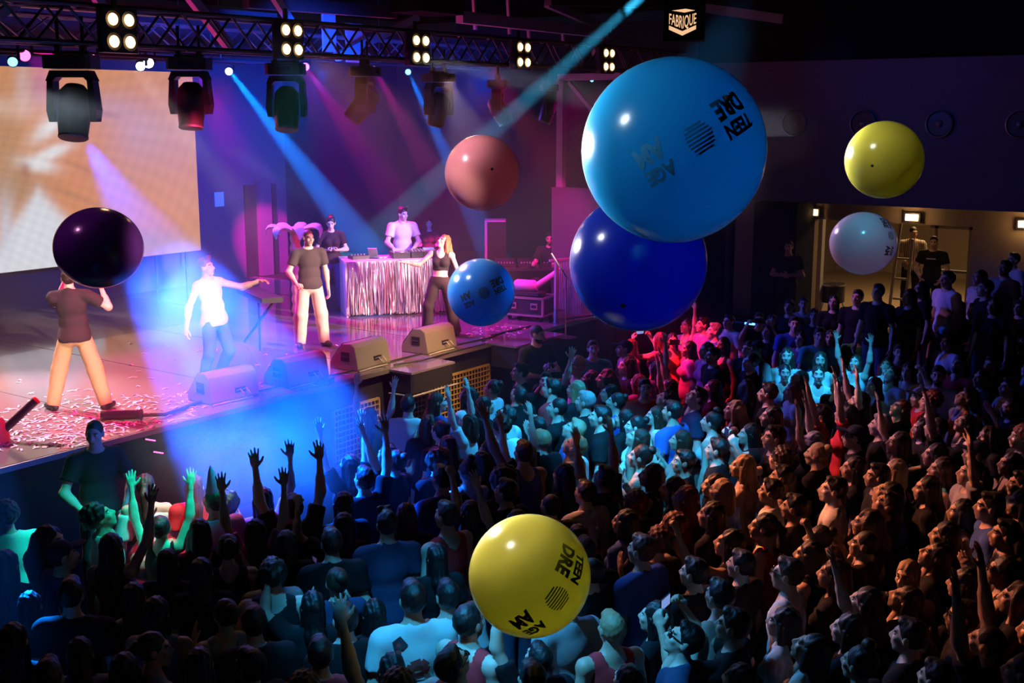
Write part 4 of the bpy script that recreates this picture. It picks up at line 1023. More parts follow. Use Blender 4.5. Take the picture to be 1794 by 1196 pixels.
# ---- skeletons
def skeleton(female, pose):
    s = dict(sh=.165 if female else .19, ua=.275 if female else .295, fa=.235 if female else .255, hip=.092 if female else .09, th=.40 if female else .425, sn=.40 if female else .425, tr=.93 if female else 1.0)
    g = lambda k, d: pose.get(k, d)
    L = rotm(g('side', 0), 'Y') @ rotm(g('lean', 0), 'X')       # lean >0 tips towards the front (-y)
    tw = rotm(g('twist', 0), 'Z'); Lt = L @ tw
    J = {}; P0 = np.zeros(3); tr = s['tr']
    J['P'] = P0; J['C'] = Lt @ np.array((0, 0.0, .335 * tr)); J['W'] = L @ np.array((0, 0, .15 * tr)); J['N'] = Lt @ np.array((0, .012, .515 * tr))
    hp, hy, hr = g('head', (8, 0, 0))
    Hm = Lt @ rotm(hy, 'Z') @ rotm(hr, 'Y') @ rotm(-hp, 'X'); J['Hm'] = Hm
    J['H'] = J['N'] + Lt @ np.array((0, -.02, .085 * tr)) + Hm @ np.array((0, -.012, .085))
    for side, sg in (('l', 1), ('r', -1)):
        ua, fa = unit(g('ua_' + side, (sg * .22, .05, -1))), unit(g('fa_' + side, (sg * .08, -.3, -1)))
        ua, fa = Lt @ ua, Lt @ fa
        lift = max(0, ua[2]) * .045
        J['S' + side] = Lt @ np.array((sg * (s['sh'] - lift * .6), .005, (.455 * tr) + lift)); J['E' + side] = J['S' + side] + ua * s['ua']; J['K' + side] = J['E' + side] + fa * s['fa']
        J['fa' + side] = fa
        J['Hp' + side] = np.array((sg * s['hip'], 0, -.035)); th, sn = unit(g('th_' + side, (sg * .04, -.02, -1))), unit(g('sn_' + side, (sg * .02, .03, -1)))
        J['Kn' + side] = J['Hp' + side] + th * s['th']; J['A' + side] = J['Kn' + side] + sn * s['sn']
    zmin = min(J['Al'][2], J['Ar'][2]) - .075
    for k in J:
        if k not in ('Hm', 'fal', 'far'): J[k] = J[k] - np.array((0, 0, zmin))
    J['Lt'] = Lt; J['L'] = L; J['s'] = s; return J
def torso_prims(J, female, e=0.0, we=0.0):
    Lt, L = J['Lt'], J['L']; s = J['s']; pr = []
    if female:
        pr += [('e', J['C'] + Lt @ np.array((0, .005, .01)), (.135 + e, .098 + e, .165 + e), Lt), ('e', J['W'], (.116 + e + we, .088 + e + we, .14 + e), L), ('e', J['P'] + np.array((0, .005, .0)), (.158 + e, .112 + e, .13 + e)),
               ('e', J['C'] + Lt @ np.array((.062, -.078, -.012)), (.055 + e, .052 + e, .055 + e)), ('e', J['C'] + Lt @ np.array((-.062, -.078, -.012)), (.055 + e, .052 + e, .055 + e)),
               ('e', J['P'] + np.array((.062, .065, -.05)), (.075 + e, .065 + e, .075 + e)), ('e', J['P'] + np.array((-.062, .065, -.05)), (.075 + e, .065 + e, .075 + e))]
    else:
        pr += [('e', J['C'] + Lt @ np.array((0, .005, .015)), (.165 + e, .112 + e, .175 + e), Lt), ('e', J['W'], (.140 + e + we, .098 + e + we, .15 + e), L), ('e', J['P'], (.155 + e, .112 + e, .13 + e)),
               ('e', J['P'] + np.array((.06, .055, -.05)), (.075 + e, .065 + e, .075 + e)), ('e', J['P'] + np.array((-.06, .055, -.05)), (.075 + e, .065 + e, .075 + e))]
    return pr
def shoulder_prims(J, female, e=0.0, w=1.0):
    r = (.050 if female else .060) + e; N = J['N']; Lt = J['Lt']; b = N - Lt @ np.array((0, 0, .04)); out = []
    for sd in 'lr':
        S = b + (J['S' + sd] - b) * w; out += [('c', b, S, r + .008, r - .004), ('c', N + Lt @ np.array((0, .01, .0)), b + (J['S' + sd] - b) * min(w, .72), r * .9, r * .62)]
    return out
BODY_CACHE = {}
HS = 0.93
def body(female, pname, pose, h=0.015, hh=0.0075, beard=False):
    key = (female, pname, h, beard)
    if key in BODY_CACHE: return BODY_CACHE[key]
    J = skeleton(female, pose); f = .84 if female else 1.0
    pr = torso_prims(J, female) + shoulder_prims(J, female) + [('c', J['N'] - J['Lt'] @ np.array((0, 0, .03)), J['H'] + J['Hm'] @ np.array((0, .03, -.07)), .055 * (.9 if female else 1.08), .05 * (.9 if female else 1.05))]
    for sd in 'lr':
        pr += [('c', J['S' + sd], J['E' + sd], .052 * f, .040 * f), ('e', J['S' + sd], (.056 * f,) * 3), ('c', J['E' + sd], J['K' + sd], .041 * f, .027 * f),
               ('c', J['E' + sd], J['E' + sd] + (J['K' + sd] - J['E' + sd]) * .4, .040 * f, .040 * f),
               ('c', J['Hp' + sd], J['Kn' + sd], .088, .056 * (f + .08)), ('c', J['Kn' + sd], J['A' + sd], .054 * (f + .08), .038),
               ('e', J['Kn' + sd] * .68 + J['A' + sd] * .32 + np.array((0, .018, 0)), (.05, .052, .10))]
        fd = pose.get('ft_' + sd, (0.12 if sd == 'l' else -0.12, -1, 0)); fd = unit(fd); A = J['A' + sd]
        heel = A + np.array((0, 0, -.035)) - fd * .045; toe = A + fd * .15 + np.array((0, 0, -.038)); toe[2] += pose.get('toe_' + sd, 0)
        pr += [('c', heel, A + fd * .06 + np.array((0, 0, -.03)), .040, .042), ('c', A + fd * .04 + np.array((0, 0, -.03)), toe, .042, .034)]
        J['heel' + sd] = heel; J['toe' + sd] = toe; J['fd' + sd] = fd
    V, F = field_mesh(pr, h, 0.03)
    c = V[F].mean(axis=1); mi = np.zeros(len(F), int)
    for sd in 'lr':
        d = np.linalg.norm(c - J['A' + sd], axis=1); mi[(d < .26) & (c[:, 2] < J['A' + sd][2] + .02)] = 5
    parts = [(V, F, mi)]
    for Vh, Fh, mh in head_parts(hh, female, 0, beard): parts.append(((Vh * HS + np.array((0, .004, -.008))) @ J['Hm'].T + J['H'], Fh, mh))
    for sd in 'lr':
        right = sd == 'r'; palm = pose.get('palm_' + sd, (-1 if sd == 'l' else 1, -.2, 0)); palm = J['Lt'] @ np.array(palm, float)
        hf = pose.get('hf_' + sd); hf = J['fa' + sd] if hf is None else J['Lt'] @ unit(hf)
        Vh, Fh = place_hand(pose.get('hand_' + sd, 'relax'), J['K' + sd] + J['fa' + sd] * .012, hf, palm, right, 0.0075 if h > .012 else 0.005)
        if female: Vh = (Vh - J['K' + sd]) * .9 + J['K' + sd]
        parts.append((Vh, Fh, 0)); J['hand' + sd] = J['K' + sd] + hf * .09
    me = to_mesh('body', parts, ['skin', 'eye_white', 'eye_dark', 'lips', 'brow', 'shoe'])
    BODY_CACHE[key] = (me, J); return BODY_CACHE[key]
GARM = {}
def garment(female, pname, pose, kind, h=0.0145):
    """tee, tank, crop, off, long, trousers, shorts, wide"""
    legs = kind in ('trousers', 'shorts', 'wide', 'baggy')
    key = (female, pose.get('legkey', 'std') if legs else pname, kind, h)
    if key in GARM: return GARM[key]
    J = body(female, pname, pose, *( (h_body(h),) ))[1] if False else BODY_CACHE[[k for k in BODY_CACHE if k[0] == female and k[1] == pname][0]][1]
    Lt = J['Lt']; N = J['N']; P = J['P']; f = .84 if female else 1.0
    if legs:
        e = .014 if kind != 'baggy' else .022
        pr = [q for q in torso_prims(J, female, e) if True][:]; pr = pr[2:3] + pr[-2:] + [('e', J['W'], (np.array(pr[1][2]) + .004), J['L'])]
        for sd in 'lr':
            K, A, H_ = J['Kn' + sd], J['A' + sd], J['Hp' + sd]
            if kind == 'shorts': pr += [('c', H_, H_ + (K - H_) * .62, .10, .088, True)]
            else:
                wk, wa = {'trousers': (.072, .056), 'wide': (.085, .10), 'baggy': (.098, .078)}[kind]
                pr += [('c', H_, K, .098, wk), ('c', K, A + (A - K) * (.04 if kind != 'wide' else .1), wk, wa, True)]
            if kind != 'shorts': pr.append(('e', K * .68 + A * .32 + np.array((0, .016, 0)), (.064, .067, .115)))
        V, F = field_mesh(pr, h, 0.025, cuts=[(P + np.array((0, 0, .07)), J['L'] @ np.array((0, 0, 1.0)))], wob=.0025, wf=34)
    else:
        e = .016; cuts = []; subs = []
        pr = torso_prims(J, female, e, .012 if kind in ('tee', 'long', 'vest') else .002)
        if kind in ('tee', 'long', 'vest', 'tank'): pr += [('e', P + np.array((0, .008, .0)), (.192, .150, .16)), ('e', P + np.array((0, .035, -.05)), (.182, .148, .11))]
        up = Lt @ np.array((0, 0, 1.0))
        if kind in ('tee', 'long', 'polo'):
            pr += shoulder_prims(J, female, e, 1.0); fr = .62 if kind != 'long' else 1.0
            for sd in 'lr':
                S, E, K = J['S' + sd], J['E' + sd], J['K' + sd]
                pr += [('c', S, S + (E - S) * fr, .058 * f + e, .060 * f + e, True)]
                if kind == 'long': pr += [('c', E, E + (K - E) * .95, .05 * f + e, .036 * f + e, True)]
            subs = [('e', N + Lt @ np.array((0, -.03, .045)), (.078 * (f + .1), .085, .06), Lt)]
            hem = -.075
        elif kind in ('tank', 'crop'):
            pr += shoulder_prims(J, female, e * .8, .62)
            subs = [('e', N + Lt @ np.array((0, -.05, -.0)), (.082 * f, .12, .13), Lt), ('e', N + Lt @ np.array((0, .06, .02)), (.075 * f, .09, .10), Lt)]
            hem = -.05 if kind == 'tank' else .17
        elif kind == 'vest':
            pr += shoulder_prims(J, female, e, .86); subs = [('e', N + Lt @ np.array((0, -.03, .045)), (.075, .08, .06), Lt)]; hem = -.09
        elif kind == 'off':
            cuts.append((J['C'] + Lt @ np.array((0, 0, .095)), up)); hem = -.03
            for sd in 'lr':
                S, E = J['S' + sd], J['E' + sd]; pr += [('c', S + (E - S) * .25, S + (E - S) * .95, .075, .085, True)]
        cuts.append((P + J['L'] @ np.array((0, 0, hem)), J['L'] @ np.array((0, 0, -1.0))))
        V, F = field_mesh(pr, h, 0.028, subs, cuts, wob=.003, wf=30)
    GARM[key] = to_mesh('garment', [(V, F, 0)], ['cloth']); return GARM[key]
HAIR = {}
def hair_mesh(kind, pitch, h=0.0095):
    pb = int(round(pitch / 10.0) * 10); key = (kind, pb if kind in ('long', 'pony', 'wavy', 'bob', 'braid') else 0, h)
    if key in HAIR: return HAIR[key]
    g = rotm(pb, 'X') @ np.array((0, 0, -1.0)); g = unit(g)      # gravity in head space
    cap = [('e', (0, .024, .036), (.087, .104, .105))]; cut = [((0, -.076, .070), (0, -.80, -.60))]; k = .02; w, wf = .0022, 90; extra = []
    bk = np.array((0, .10, .0))
    if kind == 'short': cap = [('e', (0, .022, .040), (.085, .103, .107)), ('e', (0, -.05, .105), (.055, .04, .028))]; cut = [((0, -.080, .075), (0, -.74, -.67))]; w, wf = .003, 120
    elif kind == 'quiff': cap = [('e', (0, .022, .042), (.084, .102, .108)), ('c', (-.03, -.06, .125), (.045, -.05, .13), .026, .03)]; cut = [((0, -.088, .078), (0, -.72, -.69))]; w, wf = .004, 110
    elif kind == 'buzz': cap = [('e', (0, .020, .034), (.0805, .099, .102))]; cut = [((0, -.078, .072), (0, -.72, -.69))]; w = .0008
    elif kind == 'long':
        extra = [('c', (0, .050, .02), bk + g * .16, .080, .068), ('c', bk + g * .16 + np.array((.012, .012, 0)), bk + g * .46 + np.array((.02, .012, 0)), .066, .030), ('c', bk + g * .15 + np.array((-.03, .005, 0)), bk + g * .40 + np.array((-.045, .01, 0)), .050, .022),
                 ('c', (.066, .0, .02), np.array((.078, .018, -.02)) + g * .16, .026, .020), ('c', (-.066, .0, .02), np.array((-.078, .018, -.02)) + g * .18, .026, .018)]; w, wf = -.0055, 150
    elif kind == 'wavy':
        extra = [('c', (0, .055, .02), bk + g * .14, .095, .10), ('c', bk + g * .14, bk + g * .33, .10, .06), ('c', (.07, .0, .02), np.array((.095, .0, -.02)) + g * .2, .034, .034), ('c', (-.07, .0, .02), np.array((-.095, .0, -.02)) + g * .2, .034, .034)]; w, wf = -.009, 95
    elif kind == 'bob':
        extra = [('c', (0, .05, .02), bk * .7 + g * .13, .088, .078), ('c', (.072, -.005, .02), np.array((.08, -.005, -.02)) + g * .09, .026, .026), ('c', (-.072, -.005, .02), np.array((-.08, -.005, -.02)) + g * .09, .026, .026)]; w, wf = -.0045, 140
    elif kind == 'pony':
        a = np.array((0, .115, .065)); m_ = a + np.array((0, .05, 0)) + g * .06
        extra = [('e', a, (.026, .026, .026)), ('c', a, m_, .024, .036), ('c', m_, m_ + g * .22, .038, .03), ('c', m_ + g * .22, m_ + g * .34, .03, .010)]; w, wf = -.004, 150
    elif kind == 'bun': extra = [('e', (0, .10, .105), (.048, .046, .044))]; w = .003
    elif kind == 'topbun': extra = [('e', (0, .035, .165), (.046, .046, .040))]; w = .003
    elif kind == 'curly': cap = [('e', (0, .026, .050), (.100, .112, .108))]; cut = [((0, -.086, .062), (0, -.80, -.60))]; w, wf = .009, 95
    elif kind == 'afro': cap = [('e', (0, .045, .045), (.135, .130, .135))]; cut = [((0, -.075, .066), (0, -.88, -.47))]; w, wf = .010, 70
    V, F = field_mesh(cap, h, k, cuts=cut, wob=w, wf=wf)
    parts = [(V, F, 0)]
    if extra:
        V2, F2 = field_mesh(extra, h * 1.25, .03, subs=[('e', (0, -.045, -.03), (.062, .075, .10))], wob=w, wf=wf); parts.append((V2, F2, 0))
    HAIR[key] = to_mesh('hair', parts, ['hair']); return HAIR[key]
def cap_mesh():
    if 'cap' in HAIR: return HAIR['cap']
    V, F = field_mesh([('e', (0, .016, .045), (.094, .112, .10))], .009, .02, cuts=[((0, 0, .05), (0, -.12, -1))])
    V2, F2 = field_mesh([('e', (0, -.125, .058), (.078, .085, .011))], .008, .01, cuts=[((0, -.07, 0), (0, 1, 0))])
    HAIR['cap'] = to_mesh('cap', [(V, F, 0), (V2, F2, 0)], ['cloth']); return HAIR['cap']
GLASS = None
def glasses_mesh():
    global GLASS
    if GLASS is None:
        m = MB()
        for s in (-1, 1):
            m.lathe([(0.0, 0.0), (.021, 0.0), (.024, .004), (.021, .008), (0.0, .009)], 14, Matrix.Translation((s * .032, -.106, .006)) @ Matrix.Rotation(R_(90), 4, 'X'))
            m.beam((s * .056, -.102, .012), (s * .086, .01, .012), .004, .006)
        m.beam((-.012, -.112, .012), (.012, -.112, .012), .004, .005)
        o = m.build('glasses', 'glasses', None, True); GLASS = o.data; bpy.data.objects.remove(o)
    return GLASS
SKINS = [(0.60, 0.40, 0.29), (0.66, 0.45, 0.34), (0.55, 0.35, 0.24), (0.70, 0.50, 0.40), (0.36, 0.21, 0.13), (0.62, 0.42, 0.31)]
HAIRC = dict(k=(0.007, 0.006, 0.006), b=(0.04, 0.021, 0.012), y=(0.42, 0.29, 0.15), r=(0.16, 0.035, 0.018), g=(0.30, 0.29, 0.28), d=(0.03, 0.018, 0.012))
def person(female, pname, pose, loc, face, scale, skin, hair, haircol, top, topcol, bot, botcol, label, group=None, h=0.0155, hh=0.0078, beard=False, cap=None, glasses=False, name='person'):
    """face: heading angle of the gaze in the ground plane (radians, world)"""
    me, J = body(female, pname, pose, h, hh, beard)
    o = link(bpy.data.objects.new(name, me)); o.location = loc; o.rotation_euler = (0, 0, face + math.pi / 2); o.scale = (scale,) * 3
    o.color = (*skin, 1); tag(o, label, 'person', group)
    HM = Matrix([[*J['Hm'][i], J['H'][i]] for i in range(3)] + [[0, 0, 0, 1]]) @ Matrix.Translation((0, .004, -.008)) @ Matrix.Scale(HS, 4)
    def child(nm, mesh, col, M=None):
        c = link(bpy.data.objects.new(nm, mesh), o); c.color = (*col, 1)
        if M is not None: c.matrix_local = M
        return c
    if hair: child('hair', hair_mesh(hair, pose.get('head', (8, 0, 0))[0] - pose.get('lean', 0)), haircol, HM)
    if cap: child('cap', cap_mesh(), cap, HM if pose.get('cap', 1) else HM)
    if glasses: child('glasses', glasses_mesh(), (0, 0, 0), HM)
    nm = {'tee': 'shirt', 'tank': 'tank_top', 'crop': 'crop_top', 'off': 'blouse', 'long': 'shirt', 'vest': 'sleeveless_shirt'}[top]
    child(nm, garment(female, pname, pose, top, h * .95), topcol)
    child({'shorts': 'shorts'}.get(bot, 'trousers'), garment(female, pname, pose, bot, h), botcol)
    return o, J
def world_of(o, v): return o.matrix_basis @ Vector(v)
# ---- poses (directions in body space: +x is the figure's own left, -y is forward)
POSES = {
 'N': dict(head=(10, 0, 0)),
 'M': dict(head=(6, -14, 3), ua_l=(.25, -.05, -1), fa_l=(-.35, -.9, -.25), ua_r=(-.2, .1, -1), fa_r=(-.1, -.5, -1)),
 'T': dict(head=(30, 0, 0), lean=-3),
 'F': dict(head=(12, 5, 0), ua_l=(.25, -.45, -1), fa_l=(-.35, -.55, 1), ua_r=(-.25, -.45, -1), fa_r=(.35, -.55, 1), hand_l='flat', hand_r='flat', palm_l=(-1, 0, 0), palm_r=(1, 0, 0)),
 'U': dict(head=(20, 0, 0), ua_l=(.35, -.25, 1), fa_l=(.05, -.12, 1), ua_r=(-.35, -.25, 1), fa_r=(-.05, -.2, 1), hand_l='open', hand_r='open', palm_l=(0, -1, .1), palm_r=(0, -1, .1)),
 'L': dict(head=(16, -6, 0), ua_l=(.4, -.3, 1), fa_l=(.18, -.25, 1), hand_l='open', palm_l=(0, -1, 0), ua_r=(-.2, -.2, -1), fa_r=(.2, -.9, -.1)),
 'R': dict(head=(16, 6, 0), ua_r=(-.4, -.35, .95), fa_r=(-.05, -.2, 1), hand_r='open', palm_r=(0, -1, 0), ua_l=(.25, .05, -1), fa_l=(.1, -.4, -1)),
 'K': dict(head=(24, 8, 0), ua_l=(.30, -.30, .95), fa_l=(-.08, -.10, 1), hand_l='point', palm_l=(0, -1, 0), ua_r=(-.2, -.1, -1), fa_r=(.1, -.6, -.6)),
 'P': dict(head=(12, 0, 0), ua_l=(.25, -.9, -.1), fa_l=(-.35, -.5, .95), ua_r=(-.25, -.9, -.1), fa_r=(.35, -.5, .95), hand_l='hold', hand_r='hold', palm_l=(-1, .1, 0), palm_r=(1, .1, 0)),
 'A': dict(head=(14, 8, 0), ua_l=(.55, -.7, .35), fa_l=(-.2, -.5, 1), hand_l='fist', palm_l=(-.3, -1, 0), ua_r=(-.2, -.1, -1), fa_r=(.1, -.7, -.4)),
 'C': dict(head=(5, 0, 0), ua_l=(.3, -.15, -1), fa_l=(-1, -.55, .05), ua_r=(-.3, -.15, -1), fa_r=(1, -.6, .0), palm_l=(0, 1, 0), palm_r=(0, 1, 0)),
}
def h_body(h): return h

# ------------------------------------------------------------------ people on the stage and around it
HD = dict(h=0.0115, hh=0.006)
BLACK = (0.02, 0.02, 0.022); WHITE = (0.78, 0.77, 0.76)
def ang(v): return math.atan2(v[1], v[0])
CAMDIR = lambda p: math.atan2(-p[1], -p[0])
# back turned, tan trousers
pz = dict(legkey='wide', lean=-4, side=2, head=(18, 14, 0), th_l=(.30, -.12, -1), sn_l=(.22, .10, -1), th_r=(-.30, .05, -1), sn_r=(-.26, .18, -1), ft_l=(.8, -.9, 0), ft_r=(-.5, -1, 0),
          ua_r=(-.72, -.35, -.60), fa_r=(.30, -.45, .85), hand_r='fist', palm_r=(.5, .3, 0), ua_l=(.12, -.9, -.45), fa_l=(-.35, -.5, .8), hand_l='fist')
p = at(140, 716, SZ)
person(False, 'singer', pz, p, R_(126 + 10), 1.0, SKINS[1], 'short', HAIRC['d'], 'tee', (0.03, 0.025, 0.03), 'baggy', (0.52, 0.36, 0.18),
       'performer with turned back, black T-shirt and tan trousers under the purple ball', 'performers on the stage', **HD)
# white sleeveless shirt, jeans
pz = dict(legkey='step', lean=-7, side=-3, head=(4, 18, 0), th_l=(.08, -.30, -1), sn_l=(-.02, .75, -1), th_r=(-.06, .02, -1), sn_r=(-.04, .38, -1), toe_l=-.05, ft_l=(.15, -1, -.45), ft_r=(-.2, -1, 0),
          ua_r=(-.42, .42, -1), fa_r=(-.18, .22, -1), hand_r='relax', ua_l=(.75, -.62, -.40), fa_l=(.40, -.95, .22), hand_l='relax', palm_l=(-.2, -.1, -1), hf_l=(.35, -1, -.05))
p = at(382, 680, SZ)
person(False, 'walker', pz, p, R_(2), 0.985, SKINS[3], 'quiff', (0.20, 0.10, 0.045), 'vest', (0.82, 0.80, 0.79), 'trousers', (0.10, 0.16, 0.28),
       'performer in a white sleeveless shirt and jeans stepping with one arm stretched out', 'performers on the stage', **HD)
# grey T-shirt, cream trousers
pz = dict(legkey='stand', lean=-2, head=(-2, 18, 0), th_l=(.16, -.02, -1), sn_l=(.10, .05, -1), th_r=(-.12, -.04, -1), sn_r=(-.06, .05, -1), ft_l=(.45, -1, 0), ft_r=(-.35, -1, 0),
          ua_r=(-.42, -.05, -1), fa_r=(.30, -.75, -.62), hand_r='point', palm_r=(.6, .2, -.4), ua_l=(.22, .05, -1), fa_l=(.08, -.12, -1))
p = at(546, 607, SZ)
person(False, 'pointer', pz, p, R_(-34), 1.02, SKINS[3], 'buzz', (0.30, 0.19, 0.10), 'tee', (0.075, 0.065, 0.065), 'baggy', (0.72, 0.60, 0.48),
       'performer with cropped hair in a grey T-shirt and cream trousers pointing down', 'performers on the stage', **HD)
# dancing, crop top
pz = dict(legkey='dance', lean=-5, side=3, head=(22, -38, 6), th_l=(.22, -.05, -1), sn_l=(.16, .10, -1), th_r=(-.26, -.18, -1), sn_r=(-.10, .35, -1), ft_l=(.5, -1, 0), ft_r=(-.6, -.9, 0),
          ua_r=(-.62, -.35, -.62), fa_r=(-.85, -.50, .10), hand_r='flat', palm_r=(0, -.2, 1), ua_l=(.45, -.1, -.9), fa_l=(.75, -.55, .02), hand_l='flat', palm_l=(0, 0, 1))
p = at(772, 586, SZ)
person(True, 'dancer', pz, p, R_(-62), 0.985, SKINS[3], 'wavy', (0.42, 0.17, 0.06), 'crop', (0.035, 0.025, 0.028), 'wide', (0.055, 0.035, 0.035),
       'dancing performer with long ginger hair, black crop top and wide dark trousers', 'performers on the stage', **HD)
# assistant beside the table
pz = dict(legkey='stand2', head=(-14, -8, 0), th_l=(.10, -.02, -1), sn_l=(.06, .04, -1), th_r=(-.14, -.04, -1), sn_r=(-.16, .05, -1), ua_l=(.38, -.02, -1), fa_l=(-.75, -.75, .02), ua_r=(-.42, -.02, -1), fa_r=(.8, -.7, .0), hand_l='hold', hand_r='hold', palm_l=(-.4, .2, 1), palm_r=(.4, .2, 1))
p = at(584, 541, SZ)
person(True, 'assistant', pz, p, R_(-42), 1.02, SKINS[1], 'bun', HAIRC['d'], 'tee', (0.04, 0.022, 0.03), 'wide', (0.10, 0.11, 0.28),
       'assistant in a dark T-shirt and blue jeans with folded hands beside the DJ table', 'crew on the stage', **HD)
# the one at the players
pz = dict(legkey='stand3', lean=6, head=(-2, 30, 0), ua_l=(.34, -.30, -1), fa_l=(-.60, -.75, -.40), ua_r=(-.34, -.32, -1), fa_r=(.55, -.80, -.48), hand_l='relax', hand_r='relax', palm_l=(0, 0, -1), palm_r=(0, 0, -1))
p = Mt @ Vector((0.66 * L, TD + 0.22, 0))
person(False, 'disc_jockey', pz, (p.x, p.y, SZ), yaw - math.pi / 2 - 0.06, 1.045, SKINS[1], 'quiff', HAIRC['b'], 'tee', (0.72, 0.66, 0.68), 'trousers', (0.05, 0.05, 0.06),
       'person in a white T-shirt standing at the players behind the DJ table', 'crew on the stage', **HD)
# seated musicians at the rear
SIT = dict(legkey='sit', head=(2, 0, 0), th_l=(.25, -1, -.12), sn_l=(.05, -.05, -1), th_r=(-.25, -1, -.12), sn_r=(-.05, -.05, -1), ua_l=(.30, -.45, -1), fa_l=(-.15, -1, .15), ua_r=(-.30, -.45, -1), fa_r=(.15, -1, .15))
def stool(p, label):
    t = empty('stool', p); tag(t, label, 'stool', 'stools on the stage')
    MB().lathe([(0.0, 0.44), (0.16, 0.44), (0.17, 0.41), (0.16, 0.38), (0.0, 0.38)], 18).build('seat', 'rubber', t, True)
    for k in range(3):
        a = k * 2.094; MB().tube((0.05 * math.cos(a), 0.05 * math.sin(a), 0.39), (0.22 * math.cos(a), 0.22 * math.sin(a), 0.0), 0.013).build('leg', 'dark_steel', t)
p = at(752, 398, 2.42); face_ = R_(-52)
person(True, 'seated', SIT, (p.x, p.y, SZ), face_, 1.0, SKINS[2], 'long', HAIRC['k'], 'tee', (0.05, 0.015, 0.02), 'trousers', (0.03, 0.03, 0.04),
       'dark seated musician lit red far behind the DJ table', 'crew on the stage', h=0.014, hh=0.0075)
stool((p.x, p.y, SZ), 'stool under the seated musician behind the DJ table')
SIT2 = dict(SIT, head=(-8, 6, 0))
p = at(964, 427, 2.46)
person(False, 'seated2', SIT2, (p.x, p.y, SZ), R_(-70), 1.0, SKINS[2], 'short', HAIRC['k'], 'tee', BLACK, 'trousers', (0.03, 0.03, 0.035),
       'bearded seated technician in the dark wing above the flight case', 'crew on the stage', h=0.014, hh=0.0075, beard=True)
stool((p.x, p.y, SZ), 'stool under the bearded technician in the wing')
# guards in the pit
pz = dict(head=(0, -35, 0), ua_l=(.45, -.10, -1), fa_l=(-.55, -.55, -.75), ua_r=(-.45, -.10, -1), fa_r=(.55, -.55, -.75), hand_l='fist', hand_r='fist')
p = at(166, 768, 1.72)
person(False, 'guard', pz, (p.x, p.y, 0), R_(-15), 1.08, SKINS[0], 'buzz', HAIRC['d'], 'tee', BLACK, 'trousers', (0.02, 0.02, 0.025),
       'broad guard in a black T-shirt standing in the pit below the confetti', 'guards in the pit', h=0.014, hh=0.0065)
pz = dict(head=(-6, 20, 0), ua_l=(.40, -.20, -1), fa_l=(-.8, -.7, -.1), ua_r=(-.40, -.20, -1), fa_r=(.85, -.6, -.12), hand_l='fist', hand_r='fist')
p = at(940, 592, 1.70)
person(False, 'guard2', pz, (p.x, p.y, 0), R_(-18), 1.07, SKINS[0], 'buzz', HAIRC['d'], 'tee', BLACK, 'trousers', (0.02, 0.02, 0.025),
       'guard with cropped hair and crossed hands in the pit at the stage end', 'guards in the pit', h=0.014, hh=0.0065, beard=True)
# at the lit doorway
pz = dict(head=(-4, 20, 0), ua_l=(.3, -.15, -1), fa_l=(-.5, -.8, -.15), ua_r=(-.3, -.05, -1), fa_r=(.6, -.8, -.25))
o, J = person(False, 'doorman', pz, (0, 0, 0), 0, 1.0, SKINS[2], 'buzz', HAIRC['k'], 'tee', (0.30, 0.22, 0.15), 'trousers', BLACK, 'person in a striped short-sleeved shirt standing in the lit doorway', 'people at the doorway', h=0.014, hh=0.0075)
mat('striped_cloth', (0.3, 0.2, 0.12), 0.85)
nt = MATS['striped_cloth'].node_tree; wv = nt.nodes.new('ShaderNodeTexWave'); wv.inputs['Scale'].default_value = 9.0; wv.inputs['Distortion'].default_value = 0.4
cr = nt.nodes.new('ShaderNodeMix'); cr.data_type = 'RGBA'; cr.inputs['A'].default_value = (0.02, 0.016, 0.014, 1); cr.inputs['B'].default_value = (0.62, 0.48, 0.34, 1)
tc = nt.nodes.new('ShaderNodeTexCoord'); nt.links.new(tc.outputs['Object'], wv.inputs['Vector']); nt.links.new(wv.outputs['Fac'], cr.inputs['Factor']); nt.links.new(cr.outputs['Result'], nt.nodes['Principled BSDF'].inputs['Base Color'])
sh_ = next(c for c in o.children if c.name.startswith('shirt')); sh_.data.materials[0] = MATS['striped_cloth']
p = at(1600, 407, 0.8 + J['H'][2]); o.location = (p.x, p.y, 0.8); o.rotation_euler = (0, 0, R_(-70) + math.pi / 2)
pz = dict(head=(0, 6, 0), ua_l=(.35, -.2, -1), fa_l=(-.35, -.75, -.75), ua_r=(-.35, -.2, -1), fa_r=(.45, -.75, -.5))
o, J = person(False, 'doorman2', pz, (0, 0, 0), 0, 1.0, SKINS[3], 'buzz', HAIRC['d'], 'tee', BLACK, 'trousers', BLACK, 'person in a black T-shirt with a pale chest line in the lit doorway', 'people at the doorway', h=0.014, hh=0.0075)
p = at(1636, 424, 0.8 + J['H'][2]); o.location = (p.x, p.y, 0.8); o.rotation_euler = (0, 0, R_(-85) + math.pi / 2)
b_ = MB().box((0, -0.148, J['C'][2] + 0.05), (0.17, 0.01, 0.018)).build('chest_print', 'poster_white', o)
o, J = person(False, 'C', POSES['C'], (0, 0, 0), 0, 1.0, SKINS[2], 'short', HAIRC['k'], 'tee', BLACK, 'trousers', BLACK, 'dim person with folded arms against the black wall beside the doorway', 'people at the doorway', h=0.02, hh=0.0085)
p = at(1382, 432, 0.79 + J['H'][2]); o.location = (p.x, p.y, 0.79); o.rotation_euler = (0, 0, R_(-80) + math.pi / 2)

